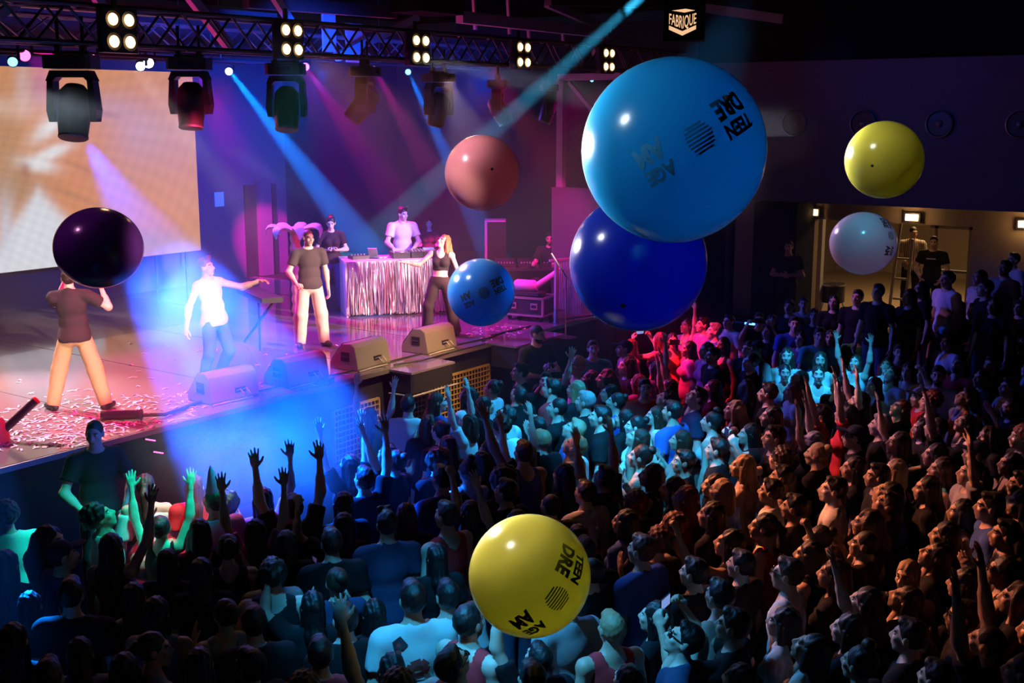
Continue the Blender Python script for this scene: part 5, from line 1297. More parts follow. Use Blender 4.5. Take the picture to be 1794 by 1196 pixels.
# ------------------------------------------------------------------ the crowd, each person read off the photograph
# x y  sex+hair+haircolour  topcolour+kind  pose  turn   (turn: degrees from facing the stage, c = towards the camera)
# hair s short q quiff l long w wavy b bob p ponytail n bun t top bun c curly a afro z cropped h cap
CROWD = '''
10 902 Mcb wt N 30|42 980 Flk kt N 0|76 955 Fwb kv M -80|107 968 Mhk nt N -60|180 907 Mck wt T -75|260 850 Fpb wo N 0|336 852 Flr rt N 0|188 957 Flk kv R -20
279 924 Fnk kv U 0|364 932 Fbk kt N 10|396 958 Fnk kv F 0|384 874 Msb pt N 30|404 886 Fak kt F 0|300 986 Flk kt N -10|92 1066 Flk kt F -10|212 1064 Flk wv N 0
286 1107 Fpb wv M -75|314 1068 Flk gv N -10|352 1076 Fnb gv F 20|272 1168 Fbk wv N -10|438 1023 Mck kv N 0|422 1109 Msk kt N 0|486 994 Flk wt N 0|536 1057 Flk kt A 0
588 1016 Fnb nt F 0|462 1146 Msk kt N 35 G|548 1143 Msk rt N 0|524 1190 Mck kt N 0|706 1043 Msk wt N -8 D|775 1049 Msk wt N 5|837 1091 Msk rv N -70 B|735 1188 Mck kt L -20
806 1174 Msk rv T -70 G|677 918 Mqk nt N 0|712 902 Fbb kt N -20|784 905 Msb rv N 15|768 968 Flk kt N 0|876 840 Fak kt N 15|894 870 Msk kt A 20|818 824 Ftk gv F 0
712 797 Fnk kt L 25|738 803 Fab kt N 0|686 800 Fbk kt N 10|648 812 Flk kt U 10|773 838 Msk nt N 0|634 842 Msk kt R 10|664 730 Flk et U -70|720 714 Msk wt N -50
768 704 Flb bt M -110|733 737 Fbb kt F -40|770 754 Fnk kt N 0|818 693 Fwk wt N 0|862 680 Fnb wt N 10|853 710 Flk kt N -110|912 692 Msk kt T -20|918 653 Msk kt N 30
948 666 Msk kt L c|894 732 Msk wt T 15 G|833 744 Fbb wt U 20|864 753 Mcb wt N 0|980 716 Mzk kt F 20|977 677 Msk rt N 0|1010 684 Fly kt N -10|1006 641 Fcy wv P 40
968 651 Flk kt P c|1033 663 Flk kt N 0|1055 611 Msk tt N c|1003 746 Msy bt T 35|1003 781 Mqy wt T 20|1037 733 Msk kt N 25|1070 733 Flk kt N 0|1080 699 Fnk bv F 10
1042 706 Msg kt N 0|1060 691 Flk kt N 20|1078 664 Fwb kt N 15|1078 611 Mhk pt N 0|1111 607 Flr pt N 15|1148 595 Flr pv P -60|1177 597 Flk ov P c|1205 571 Flr pv L 20
1229 568 Msk pt N 0|1100 640 Flb kt N 20|1115 641 Flk kt N 30|1130 643 Flk pt R -60|1126 683 Msk rt N c|1111 673 Flr pt N -30|1208 612 Flk pt N 10|1234 613 Flb pt N 20
1248 623 Msk kt N 20|1275 605 Fbk kv N 30|1298 609 Flk kt N 40|1169 698 Msk kt T 0|1208 693 Msk nt T 25|1158 677 Flk kt U 10|1252 681 Flk kt N 0|1302 679 Fwb gt N -70
1339 689 Msk kt N 0|1316 633 Fpk kt N 20|1331 613 Mhk wt N 20 G|1276 563 Msk wt N 30|1253 581 Msg bt N 0|1330 560 Msk kt P 60|1347 581 Flk kt N 40|1124 746 Fnk wv N 20
1107 766 Fbb wv T 25|1126 800 Fnk xv F 20|1188 769 Fbb xv F 20|1171 724 Msk bt N 0|1138 729 Flb wv N 25|1229 739 Ftk wc N 0|1291 717 Fwy kv N 10|1357 770 Msk kt P 40
1359 803 Fcb wt N 0|1388 685 Flr wt N 20|1311 813 Fly xv N 20|1212 816 Msk kt N 30|1235 838 Flk xv N 25|1161 830 Fbk kv F 20|1187 858 Flb kv N 25|1172 880 Flr rv N 20
1274 858 Fby bt N 0|1346 853 Msk wt N 20|1379 843 Msk kv N 25|1026 873 Msk wt N 10|1058 837 Msk kt U 10|1116 889 Fcr kt N 0|972 828 Flk kt N 0|970 885 Mzk kt N 0
922 786 Msk bv L 0|944 777 Msy kt N 0|890 797 Flb kt U 10|840 788 Fbb kt N 0|812 788 Flk kt N 0|866 803 Fbk kt N 15|950 747 Flk kt N 0|1120 914 Fbk bt N 25
1097 952 Msr bt N 10|1080 971 Msk kt N -22 E|1046 989 Mzk kt N 30|1123 961 Fcr kt F 0 G|1171 917 Fcr kv N 30|1065 1098 Msy rv N -8|1186 1134 Msk nt T 45 G|1209 1083 Flk kt N 20
922 1152 Msk kt K 0 S|996 1052 Msk gt N 0|1277 951 Flk kv A 25|1329 915 Fpk rv N 25|1431 931 Fnk kt F 20|1502 909 Fwb xv F 20|1549 961 Mzk kt A 20|1439 985 Fbk kv N 25
1379 1017 Msb wv N 25 G|1265 1051 Msk xv N 0|1349 1112 Msk kt P 30|1389 1092 Flb wt N 30|1416 1153 Fbk wv T 30|1485 1159 Ftb kt N 0|1506 1063 Flk kv L 20|1542 1035 Flk kt T 20
1604 1013 Fpy kv M c|1622 975 Flk kt T 25|1652 939 Flk kt N 25|1759 935 Msk kv F 20|1743 1003 Fnk kv F 15 G|1752 1041 Fwb kt F 10|1705 1081 Msk kt F 20 G|1692 1137 Mzk kt U 10
1600 1177 Msk kt N 0|1523 829 Msk kt N 25|1592 827 Fby bt N 25|1464 855 Msk wt N 25|1548 863 Flk kt T 25|1540 891 Msb kt T 20|1632 795 Flk rc N 20|1692 793 Mhk kt N 30
1694 825 Msk gt L 30|1740 815 Flk kv F 20|1682 897 Fbk ov N 25|1656 817 Flb tv N 20|1372 623 Fwb wv N c|1375 653 Fpk wv N c|1406 663 Fbb kt T 30|1437 631 Fbb wv N c
1437 659 Fpb wv N c|1458 671 Flk kt T 40|1510 637 Fbb wv U 60|1528 613 Flk kt N c|1576 617 Msk rt N c|1546 641 Flb wv T 60|1560 657 Flb wt T 50|1585 649 Flb wv N 60
1618 655 Flb xv A 40|1667 662 Msk wt N c B|1690 641 Msk rt T 50 B|1716 661 Flk kt N 30|1744 641 Msk kt N 50|1782 645 Msk kt T 40|1746 681 Msk gt F 20|1532 675 Flk kv N 30
1534 703 Flk kt U 20|1567 714 Flr kt T 30|1619 699 Mhk rt N 10|1643 707 Mcr kt N 0|1669 697 Msk ov T 20|1702 695 Flk ev N 20|1674 737 Flk kv T 30|1640 749 Mzk kt L 10
1726 763 Fwb kt N 30|1787 765 Fcr kt N 20|1436 727 Msk ot L 20 G|1482 726 Fbk rt U 10|1422 773 Fbg kt U 10|1504 765 Mhk kt N 15 G|1577 775 Fbk kt R 20|1552 751 Msg kt N 0
1419 803 Fny kt N 0|1430 859 Fbb kv N 20|1776 847 Msk kt N 20|1352 563 Flk kt N 50|1388 567 Msk bt N c|1386 537 Msk kt N 40|1406 533 Msk gt N 50|1432 553 Flk kt N 50
1434 587 Msk tt N c|1408 595 Flk pt N 40|1496 585 Mhk et L 50|1473 591 Flk kt N c|1466 563 Flk kt N 40|1510 557 Msk kt N 40|1543 569 Msk kt N 40|1565 591 Flk kt N c
1592 567 Fbk wt N 0|1642 577 Msk kt N c|1650 597 Msk wt N 30|1670 579 Flk kt N 40|1702 581 Msk kt N 50|1733 577 Msk kt N 50|1766 603 Msk kt N c|1787 602 Flk kt N 40
1662 490 Msk wt N 10|1704 486 Flb wt N 0|1757 470 Msk gt N 20|1775 455 Msk wt N 0|1545 510 Msk kt N 40|1580 520 Flk kt N 30|1620 530 Msk kt N 30|1660 540 Flk kt N 40
1700 545 Msk kt N 30|1740 535 Flk kt N 40|1780 540 Msk kt N 30|1500 520 Msk kt N 40|1470 530 Flk kt N 50|1612 505 Flk kt N 10|1725 505 Msk kt N 0|1570 545 Flk pt N 30
1615 750 Flk kt N 20|1760 710 Flb kt N 20|1785 880 Flk kt N 20|1480 690 Flk kt N 30|1350 730 Flk kt N 20|1312 760 Flk kt N 20|1262 790 Msk kt N 20|1395 900 Msk kt N 20
1225 900 Flk kt N 20|1290 990 Msk kt N 20|1480 1000 Flk kt N 20|1575 1110 Msk kt N 20|1785 1090 Flk rt N 20|1780 1170 Mzk kt N 20|1540 1180 Flk kt N 10
1440 1090 Flk kt N 20|1300 1170 Flk kt N 10|1130 1180 Flk kt N 10|1215 1000 Msk kt N 20|880 1185 Msk nt N 0|640 1170 Flk kt N 0|600 1105 Msk kt N 0
650 1085 Flk kt N 0|380 1165 Flk kt N 0|350 1000 Flk kt N 0|150 1030 Msk kt N 0|35 1120 Flk kt N 0|150 1140 Flk gt N 0|110 1180 Msk kt N 0|440 930 Flk pt U 0
510 960 Fbk kt N 0|560 950 Msk kt N 0|560 885 Flk kt N 10|600 920 Flk kt A 0|520 880 Msk kt U 0|470 880 Flk pt R 0|1010 940 Flk kt N 0
920 900 Flk kt L 0|830 900 Flk kt N 0|1690 1020 Flk kt N 20|1640 860 Flk kt N 20|1720 880 Msk bt N 20|1480 820 Flk kt N 20
'''
HK = dict(s='short', q='quiff', l='long', w='wavy', b='bob', p='pony', n='bun', t='topbun', c='curly', a='afro', z='buzz', h='buzz')
TK = dict(t='tee', v='tank', c='crop', o='off')
TC = dict(k=(0.010, 0.010, 0.012), w=(0.74, 0.73, 0.72), r=(0.62, 0.03, 0.04), b=(0.06, 0.13, 0.50), n=(0.03, 0.06, 0.14), g=(0.32, 0.32, 0.33), p=(0.50, 0.14, 0.36), o=(0.60, 0.16, 0.05), t=(0.10, 0.50, 0.48), e=(0.06, 0.34, 0.08), x=(0.52, 0.36, 0.30))
HN = dict(s='short', q='swept', l='long', w='wavy', b='bobbed', p='ponytailed', n='knotted', t='top-knotted', c='curly', a='bushy', z='cropped', h='')
HC = dict(k='dark', b='brown', y='blond', r='red', g='grey', d='dark')
TN = dict(k='black', w='white', r='red', b='blue', n='navy', g='grey', p='pink', o='orange', t='teal', e='green', x='beige')
TKN = dict(t='T-shirt', v='tank top', c='crop top', o='off-shoulder blouse')
PN = dict(N='', M='', T='face tipped up', F='hands at the chin', U='both arms up', L='one arm up', R='one arm up', P='filming with a phone', K='one arm up', A='one fist raised', C='')
PLACES = [(40, 930, 'beside the stage corner'), (150, 920, 'below the confetti'), (280, 880, 'in front of the pit'), (90, 1080, 'in the dark rows by the stage corner'), (270, 1070, 'in the dark rows below the pit'), (400, 890, 'at the rim of the blue smoke'),
          (430, 1060, 'in the dim rows below the smoke'), (530, 900, 'inside the blue smoke'), (560, 1050, 'below the blue smoke'), (480, 1160, 'along the bottom rows under the smoke'), (700, 1070, 'around the dragon shirt'), (680, 900, 'at the smoke end of the floor'), (820, 1150, 'below the big yellow ball'),
          (1020, 1110, 'beside the big yellow ball'), (880, 880, 'above the big yellow ball'), (1080, 960, 'past the big yellow ball'), (690, 740, 'before the small gold grille'), (800, 720, 'before the wide gold grille'), (720, 810, 'in the shade before the grilles'), (850, 800, 'in the shade of the blue light'), (920, 680, 'near the pit guard'),
          (1010, 660, 'in the cyan light near the guard'), (1010, 750, 'in the cyan light mid-floor'), (1110, 610, 'in the red light under the navy ball'), (1200, 600, 'in the red light at the rail side'), (1160, 680, 'in the pink light below the navy ball'), (1120, 780, 'in the bright cyan patch'), (1220, 760, 'at the border of the cyan patch'), (1280, 600, 'below the light blue ball'),
          (1290, 700, 'in the shade below the light blue ball'), (1200, 860, 'just below the cyan patch'), (1340, 820, 'between cyan and amber light'), (1370, 560, 'by the rear rail'), (1330, 630, 'next to the far cyan patch'), (1430, 640, 'in the far cyan patch'), (1470, 560, 'in front of the doorway'), (1550, 640, 'behind the far cyan patch'), (1590, 560, 'under the doorway people'),
          (1720, 570, 'in the far dark rows'), (1720, 480, 'on the rear step'), (1620, 510, 'on the rear step before the doorway'), (1700, 650, 'in the far outer rows'), (1430, 740, 'below the far cyan patch'), (1540, 740, 'mid-floor under raised hands'), (1660, 720, 'in the outer rows'), (1480, 850, 'in the amber light mid-floor'), (1570, 860, 'beside the blond bob'), (1670, 830, 'around the grey reaching shirt'), (1750, 800, 'in the outer edge rows'), (1280, 960, 'in the amber light by the shade'),
          (1430, 950, 'in the amber rows'), (1520, 980, 'in the amber rows further out'), (1640, 960, 'behind the smiling blond'), (1750, 960, 'in the outer amber rows'), (1270, 1080, 'in the near shade'), (1380, 1080, 'around the phone filmer'), (1520, 1080, 'in front of the smiling blond'), (1640, 1100, 'near the raised wrists'), (1740, 1080, 'in the near outer rows'), (1440, 1160, 'in the nearest amber rows'.replace('nearest', 'very first')), (1180, 1100, 'in the near rows past the yellow ball')]
FOCUS = Vector((-13.0, 10.5, 0))
people = []
taken = []
for line in CROWD.strip().split('\n'):
    for ent in line.split('|'):
        q = ent.split(); px, py = float(q[0]), float(q[1]); fem = q[2][0] == 'F'; hk, hc = q[2][1], q[2][2]; tc, tk = q[3][0], q[3][1]; ps, tn = q[4], q[5]; fl = q[6] if len(q) > 6 else ''
        people.append([px, py, fem, hk, hc, tc, tk, ps, tn, fl])
def settle():
    out = []
    for P_ in people:
        px, py, fem, hk, hc, tc, tk, ps, tn, fl = P_
        pose = POSES[ps]; sc = random.uniform(.965, 1.04) * (1.04 if fl == 'D' else 1.0) if fl != 'S' else 0.93
        J = body(fem, ps, pose, 0.02, 0.0085)[1]
        zb = 0.0
        for _ in range(3):
            p = at(px, py, zb + J['H'][2] * sc); zb2 = 0.0 if p.y < 19.45 else (0.39 if p.y < 21.25 else 0.79)
            if zb2 == zb: break
            zb = max(zb, zb2)
        if p.y > 21.0 and zb < .5: zb = 0.39; p = at(px, py, zb + J['H'][2] * sc)
        if tn == 'c': fa = math.atan2(-p.y, -p.x) + random.uniform(-.25, .25)
        else: fa = math.atan2(FOCUS.y - p.y, FOCUS.x - p.x) + R_(float(tn)) + random.uniform(-.12, .12)
        rot = fa + math.pi / 2; hx, hy_ = J['H'][0] * sc, J['H'][1] * sc
        x = p.x - (hx * math.cos(rot) - hy_ * math.sin(rot)); y = p.y - (hx * math.sin(rot) + hy_ * math.cos(rot))
        out.append([x, y, zb, fa, sc])
    return out
pos_ = settle()
xy = np.array([[a[0], a[1]] for a in pos_])
for it in range(25):                                   # nobody stands inside a neighbour
    d = xy[:, None] - xy[None]; dist = np.linalg.norm(d, axis=2) + np.eye(len(xy)) * 9
    push = np.maximum(0, .43 - dist)[..., None] * d / np.maximum(dist, 1e-3)[..., None] * .25
    xy += push.sum(axis=1)
def label_of(P_):
    px, py, fem, hk, hc, tc, tk, ps, tn, fl = P_
    h_ = 'a cap' if hk == 'h' else (HN[hk] + ' ' + HC[hc] + ' hair')
    pl = min(PLACES, key=lambda r: (r[0] - px) ** 2 + (r[1] - py) ** 2)[2]
    nw = lambda t: len(t.replace(',', ' ').split())
    ex = ' and beard' if fl == 'B' else ' and glasses' if fl == 'G' else ''
    a_, b_2, c_ = 'person with ' + h_, ', ' + TN[tc] + ' ' + TKN[tk], ' ' + pl
    if nw(a_ + ex + b_2 + c_) > 13: ex = ''
    if nw(a_ + b_2 + c_) > 13: c_ = c_.replace(' the ', ' ')
    ps_ = ', ' + PN[ps] if PN[ps] else ''
    if nw(a_ + ex + b_2 + ps_ + c_) > 13: ps_ = ''
    s = a_ + ex + b_2 + ps_ + c_
    return s, pl
labs = [label_of(P_) for P_ in people]
CUSTOM = {(180, 907): 'person with curly hair and white T-shirt gazing up below the confetti', (260, 850): 'person with a ponytail in a white off-shoulder blouse at the pit',
          (336, 852): 'person with long straight red hair seen from behind at the pit', (706, 1043): 'broad person in a white T-shirt with a dragon printed on the back',
          (1065, 1098): 'person with bleached hair and red sleeveless top beside the big yellow ball', (1080, 971): 'person in a black T-shirt with a colourful crest on the back',
          (1229, 739): 'person with a top knot in a white crop top seen from behind', (1604, 1013): 'smiling blond person in a black strap top looking back over the crowd',
          (1694, 825): 'person in a grey T-shirt reaching one arm high in the outer rows', (384, 874): 'person wearing a pink cone party hat by the blue smoke',
          (1349, 1112): 'person in black filming with a phone held in both hands in near rows', (1692, 1137): 'cropped-haired person with both bare arms raised at the near edge',
          (1311, 813): 'person with long blond hair glowing cyan between the dark rows', (1010, 684): 'person with long straight blond hair seen from behind near the guard',
          (1055, 611): 'person in a teal T-shirt brightly lit at the pit end', (922, 1152): 'person reaching up to touch the big yellow ball'}
used = {}
fixed = {}
for k, v in CUSTOM.items():
    for i, P_ in enumerate(people):
        if (P_[0], P_[1]) == k: fixed[i] = v
for i, (s, pl) in enumerate(labs):
    if i not in fixed: used.setdefault(s, []).append(i)
ORD = ['first', 'second', 'third', 'fourth', 'fifth', 'sixth', 'seventh', 'eighth']
final = dict(fixed)
for s, ids in used.items():
    if len(ids) == 1: final[ids[0]] = s; continue
    ids = sorted(ids, key=lambda i: xy[i][0])
    for r, i in enumerate(ids): final[i] = s + ', ' + ORD[r] + ' from stage'
for i, P_ in enumerate(people):
    px, py, fem, hk, hc, tc, tk, ps, tn, fl = P_
    x, y = xy[i]; _, _, zb, fa, sc = pos_[i]
    v = random.uniform(.85, 1.12)
    sk = SKINS[(4 if (px, py) in ((1740, 815), (876, 840), (404, 886)) else random.choice((0, 1, 2, 3, 5, 0, 1)))]
    bot = random.choice(('trousers', 'trousers', 'shorts', 'wide' if fem else 'trousers'))
    bc = random.choice(((0.03, 0.04, 0.08), (0.02, 0.02, 0.025), (0.08, 0.10, 0.18), (0.25, 0.22, 0.2)))
    o, J = person(fem, ps, POSES[ps], (x, y, zb), fa, sc, sk, HK[hk], HAIRC[hc], TK[tk], tuple(c * v for c in TC[tc]), bot, bc, final[i], 'crowd ' + labs[i][1], h=0.02, hh=0.0085,
                  beard=fl == 'B', cap=((0.02, 0.025, 0.05) if hk == 'h' else None), glasses=fl == 'G')
    P_.append(o); P_.append(J)
    if ps == 'P':
        hl = (np.array(J['handl']) + np.array(J['handr'])) / 2 + np.array((0, -.02, .03))
        ph = empty('phone', (0, 0, 0)); tag(ph, 'phone held up by the viewer with ' + (HN[hk] + ' ' + HC[hc]) + ' hair ' + labs[i][1].replace(' the ', ' '), 'phone', 'phones in the crowd')
        MB().box((0, 0, 0), (0.15, 0.009, 0.075), ch=0.003).build('body', 'phone_shell', ph)
        MB().box((0, 0.006, 0), (0.135, 0.002, 0.066)).build('screen', 'phone_screen', ph)
        bpy.context.view_layer.update()
        M_ = o.matrix_world; w = M_ @ Vector(hl); ph.location = w; ph.rotation_euler = (0, 0, o.rotation_euler.z)
def who(px, py):
    return next(P_ for P_ in people if (P_[0], P_[1]) == (px, py))
# party hat, shirt prints, straps
P_ = who(384, 874); o, J = P_[10], P_[11]
HM = Matrix([[*J['Hm'][i], J['H'][i]] for i in range(3)] + [[0, 0, 0, 1]]) @ Matrix.Scale(HS, 4)
c = MB().lathe([(0.078, 0.0), (0.055, 0.09), (0.028, 0.2), (0.0, 0.27)], 20, HM @ Matrix.Translation((0.0, 0.0, 0.10)) @ Matrix.Rotation(R_(14), 4, 'Y')).build('party_hat', 'plastic', o, True); c.color = (0.75, 0.2, 0.5, 1)
def back_point(J, x, z, off=0.004):
    # on the back of a T-shirt (inflated chest / waist)
    C = J['C']; return (x, 0, z)
def back_print(P_, shapes, off=.009):
    """shapes: (name, material, list of 2-D polygons in x (own left to right seen from behind) and z offset from the chest), laid on the shirt back by casting"""
    o, J = P_[10], P_[11]; shirt = next(c for c in o.children if c.name.startswith('shirt')); me = shirt.data
    from mathutils.bvhtree import BVHTree
    bv = BVHTree.FromPolygons([v.co for v in me.vertices], [tuple(p.vertices) for p in me.polygons])
    for nm, mt, polys in shapes:
        m_ = MB()
        for pl in polys:
            vv = []; grid = len(pl) == 4; src_ = pl
            if grid:
                (a0, a1), (b0, b1), (c0, c1), (d0, d1) = pl
                src_ = [((a0 * (1 - u) + d0 * u) * (1 - w) + (b0 * (1 - u) + c0 * u) * w, (a1 * (1 - u) + d1 * u) * (1 - w) + (b1 * (1 - u) + c1 * u) * w) for u in (0, .25, .5, .75, 1) for w in (0, .33, .67, 1)]
            for x, z in src_:
                h_ = bv.ray_cast(Vector((-x, .6, J['C'][2] + z)), Vector((0, -1, 0)))
                vv.append(h_[0] + Vector((0, off, 0)) if h_[0] is not None else Vector((-x, .16, J['C'][2] + z)))
            m_.add(vv, [(4 * i + j, 4 * i + j + 1, 4 * i + j + 5, 4 * i + j + 4) for i in range(4) for j in range(3)] if grid else [tuple(range(len(vv)))])
        m_.build(nm, mt, o)
def ribbon(pts, w):
    out = []
    for i in range(len(pts) - 1):
        (x0, z0), (x1, z1) = pts[i], pts[i + 1]; dx, dz = x1 - x0, z1 - z0; l = math.hypot(dx, dz) or 1; nx, nz = -dz / l, dx / l
        w0 = w[i] if isinstance(w, list) else w; w1 = w[i + 1] if isinstance(w, list) else w
        out.append([(x0 + nx * w0, z0 + nz * w0), (x0 - nx * w0, z0 - nz * w0), (x1 - nx * w1, z1 - nz * w1), (x1 + nx * w1, z1 + nz * w1)])
    return out
mat('print_red', (0.42, 0.05, 0.05), 0.8); mat('print_gold', (0.65, 0.42, 0.08), 0.8); mat('print_blue', (0.15, 0.25, 0.5), 0.8); mat('print_dark', (0.06, 0.03, 0.04), 0.8)
loop = [(x_, z_ + .07) for x_, z_ in [(-.11, .06), (-.12, -.02), (-.10, -.10), (-.04, -.15), (.03, -.14), (.05, -.09), (.01, -.05), (-.05, -.07), (-.07, -.14), (-.03, -.21), (.05, -.24), (.12, -.22)]]
back_print(who(706, 1043), [('dragon_body', 'print_red', ribbon(loop, [.012, .018, .022, .024, .024, .022, .02, .02, .022, .024, .02, .008])),
                            ('dragon_head', 'print_dark', [[(-.15, .14), (-.10, .17), (-.06, .12), (-.09, .09), (-.14, .10)]]),
                            ('dragon_flame', 'print_dark', ribbon([(-.14, .03), (-.16, -.03), (-.14, -.10), (-.16, -.17)], [.01, .015, .012, .004]))])
ring = [(.075 * math.cos(a * .5236), .075 * math.sin(a * .5236) - .02) for a in range(13)]; ring2 = [(.045 * math.cos(a * .5236), .045 * math.sin(a * .5236) - .02) for a in range(13)]
back_print(who(1080, 971), [('crest_ring', 'print_gold', ribbon(ring[:7], .012)), ('crest_lower_ring', 'print_blue', ribbon(ring[6:], .012)), ('crest_inner_ring', 'print_blue', ribbon(ring2, .010)), ('crest_core', 'print_gold', [[(.02 * math.cos(a * 1.047), .02 * math.sin(a * 1.047) - .02) for a in range(6)]]),
                            ('crest_oar', 'print_gold', ribbon([(-.10, .05), (-.07, .01)], .008) + ribbon([(.10, .08), (.07, .02)], .008)), ('crest_tips', 'print_blue', ribbon([(-.02, .06), (-.025, .10)], .009) + ribbon([(.02, .06), (.025, .10)], .009)),
                            ('crest_lettering', 'print_blue', [[(-.07 + .035 * i, -.135), (-.048 + .035 * i, -.135), (-.048 + .035 * i, -.115), (-.07 + .035 * i, -.115)] for i in range(4)])])
def strap(P_, col=(0.02, 0.02, 0.02)):
    o, J = P_[10], P_[11]; sh = next(c for c in o.children if c.name.startswith(('shirt', 'tank', 'blouse'))).data
    from mathutils.bvhtree import BVHTree
    bv = BVHTree.FromPolygons([v.co for v in sh.vertices] , [tuple(p.vertices) for p in sh.polygons])
    vv = []; n = 10
    for i in range(n + 1):
        t_ = i / n; x = -.10 + .24 * t_; z = J['C'][2] + .16 - .34 * t_
        for dz in (-.018, .018):
            h_ = bv.ray_cast(Vector((x + dz * .6, .6, z + dz)), Vector((0, -1, 0))); vv.append(h_[0] + Vector((0, .008, 0)) if h_[0] is not None else Vector((x, .14, z + dz)))
    m_ = MB(); m_.add(vv, [(2 * i, 2 * i + 1, 2 * i + 3, 2 * i + 2) for i in range(n)]); c = m_.build('bag_strap', 'rubber', o)
for k in ((1346, 853), (1379, 843), (260, 850)): strap(who(*k))

# ------------------------------------------------------------------ inflatable beach balls
def ball_mat(name, col, tr=0.5, rough=0.2):
    m = bpy.data.materials.new(name); m.use_nodes = True; nt = m.node_tree; nt.nodes.remove(nt.nodes['Principled BSDF']); out = nt.nodes['Material Output']
    df = nt.nodes.new('ShaderNodeBsdfDiffuse'); tl = nt.nodes.new('ShaderNodeBsdfTranslucent'); gl = nt.nodes.new('ShaderNodeBsdfGlossy'); mx = nt.nodes.new('ShaderNodeMixShader'); m2 = nt.nodes.new('ShaderNodeMixShader'); fr = nt.nodes.new('ShaderNodeFresnel')
    nz = nt.nodes.new('ShaderNodeTexNoise'); nz.inputs['Scale'].default_value = 3.0; tc = nt.nodes.new('ShaderNodeTexCoord'); mc = nt.nodes.new('ShaderNodeMix'); mc.data_type = 'RGBA'
    nt.links.new(tc.outputs['Object'], nz.inputs['Vector']); nt.links.new(nz.outputs['Fac'], mc.inputs['Factor'])
    mc.inputs['A'].default_value = (*[c * .9 for c in col], 1); mc.inputs['B'].default_value = (*[min(1, c * 1.08) for c in col], 1)
    nt.links.new(mc.outputs['Result'], df.inputs['Color']); nt.links.new(mc.outputs['Result'], tl.inputs['Color'])
    mx.inputs[0].default_value = tr; nt.links.new(df.outputs[0], mx.inputs[1]); nt.links.new(tl.outputs[0], mx.inputs[2])
    fr.inputs['IOR'].default_value = 1.4; gl.inputs['Roughness'].default_value = rough
    nt.links.new(fr.outputs[0], m2.inputs[0]); nt.links.new(mx.outputs[0], m2.inputs[1]); nt.links.new(gl.outputs[0], m2.inputs[2]); nt.links.new(m2.outputs[0], out.inputs['Surface'])
    MATS[name] = m; return m
DIA = 0.66
def ball(px, py, d, col, label, text=None, valve=None, sq=1.0, tr=0.66, print_col=(0.02, 0.03, 0.05)):
    Z = FPX * DIA / d; p = atZ(px, py, Z)
    nm = 'ball_' + label.split()[0] + '_%d' % px; ball_mat(nm, col, tr)
    t = empty('beach_ball', p); tag(t, label, 'ball', 'inflatable balls over the crowd')
    bm = bmesh.new(); bmesh.ops.create_uvsphere(bm, u_segments=64, v_segments=40, radius=DIA / 2); me = bpy.data.meshes.new('skin'); bm.to_mesh(me); bm.free()
    me.polygons.foreach_set('use_smooth', [True] * len(me.polygons)); me.materials.append(MATS[nm])
    s = link(bpy.data.objects.new('skin', me), t); s.scale = (1, 1, sq)
    view = (_C - p).normalized(); right = view.cross(Vector((0, 0, 1))).normalized() * -1; up = right.cross(view) * -1
    right = Vector((0, 0, 1)).cross(view).normalized(); up = view.cross(right)
    def dirof(qx, qy):
        """direction on the skin facing a picture offset (in ball radii)"""
        r2 = min(.96, qx * qx + qy * qy); return (right * qx - up * qy + view * math.sqrt(1 - r2)).normalized()
    if valve:
        dv = dirof(*valve); q = dv.to_track_quat('Z', 'Y').to_matrix().to_4x4()
        MB().lathe([(0.012, 0.0), (0.012, 0.006), (0.007, 0.010), (0.0, 0.010)], 12, Matrix.Translation(dv * (DIA / 2 - .002)) @ q).build('valve', 'rubber', t, True)
    if text:
        (cx_, cy_2), rot, size, lines = text
        n = dirof(cx_, cy_2); q = (right * math.cos(R_(rot)) - up * math.sin(R_(rot))); e1 = (q - n * q.dot(n)).normalized(); e2 = n.cross(e1)
        mat('print_' + nm, print_col, 0.5)
        for (txt, ox, oy, sc) in lines:
            v, f = text_mesh(txt, 2, 0.05)
            v[:, 0] -= (v[:, 0].max() + v[:, 0].min()) / 2; v[:, 1] -= v[:, 1].max() / 2
            R2 = DIA / 2 + .0012; pts = []
            for a in v:
                gx = (a[0] * sc * .78 + ox) * size; gy = (a[1] * sc + oy) * size
                r = math.hypot(gx, gy); th = r / R2
                d_ = n * math.cos(th) + ((e1 * gx + e2 * gy) / r if r > 1e-9 else n * 0) * math.sin(th); pts.append(d_ * R2)
            MB().add(pts, f).build('printed_word', 'print_' + nm, t)
        # little emblem (sun and waves) between the words
        m_ = MB()
        for k in range(9):
            gx0, gx1, gy = -.5 * size * math.sqrt(max(0, 1 - (k / 4.5 - 1) ** 2)), .5 * size * math.sqrt(max(0, 1 - (k / 4.5 - 1) ** 2)), (k - 4) * .13 * size
            if gx1 - gx0 < 1e-4: continue
            vv = []
            for q_ in range(9):
                gx = gx0 + (gx1 - gx0) * q_ / 8
                for g2 in (gy - .035 * size, gy + .035 * size):
                    r = math.hypot(gx, g2); th = r / (DIA / 2 + .001); d_ = n * math.cos(th) + ((e1 * gx + e2 * g2) / r if r > 1e-9 else n * 0) * math.sin(th); vv.append(d_ * (DIA / 2 + .0014))
            m_.add(vv, [(2 * q_, 2 * q_ + 2, 2 * q_ + 3, 2 * q_ + 1) for q_ in range(8)])
        m_.build('printed_emblem', 'print_' + nm, t)
    return t
LOGO = [('DRE', -1.6, -.34, .95), ('AM', 1.7, -.34, .95), ('TEEN', -1.6, .46, .72), ('AGE', 1.7, .46, .72)]
ball(173, 434, 152, (0.10, 0.02, 0.22), 'dark purple ball in front of the video screen', valve=(0.1, -0.55), sq=0.93)
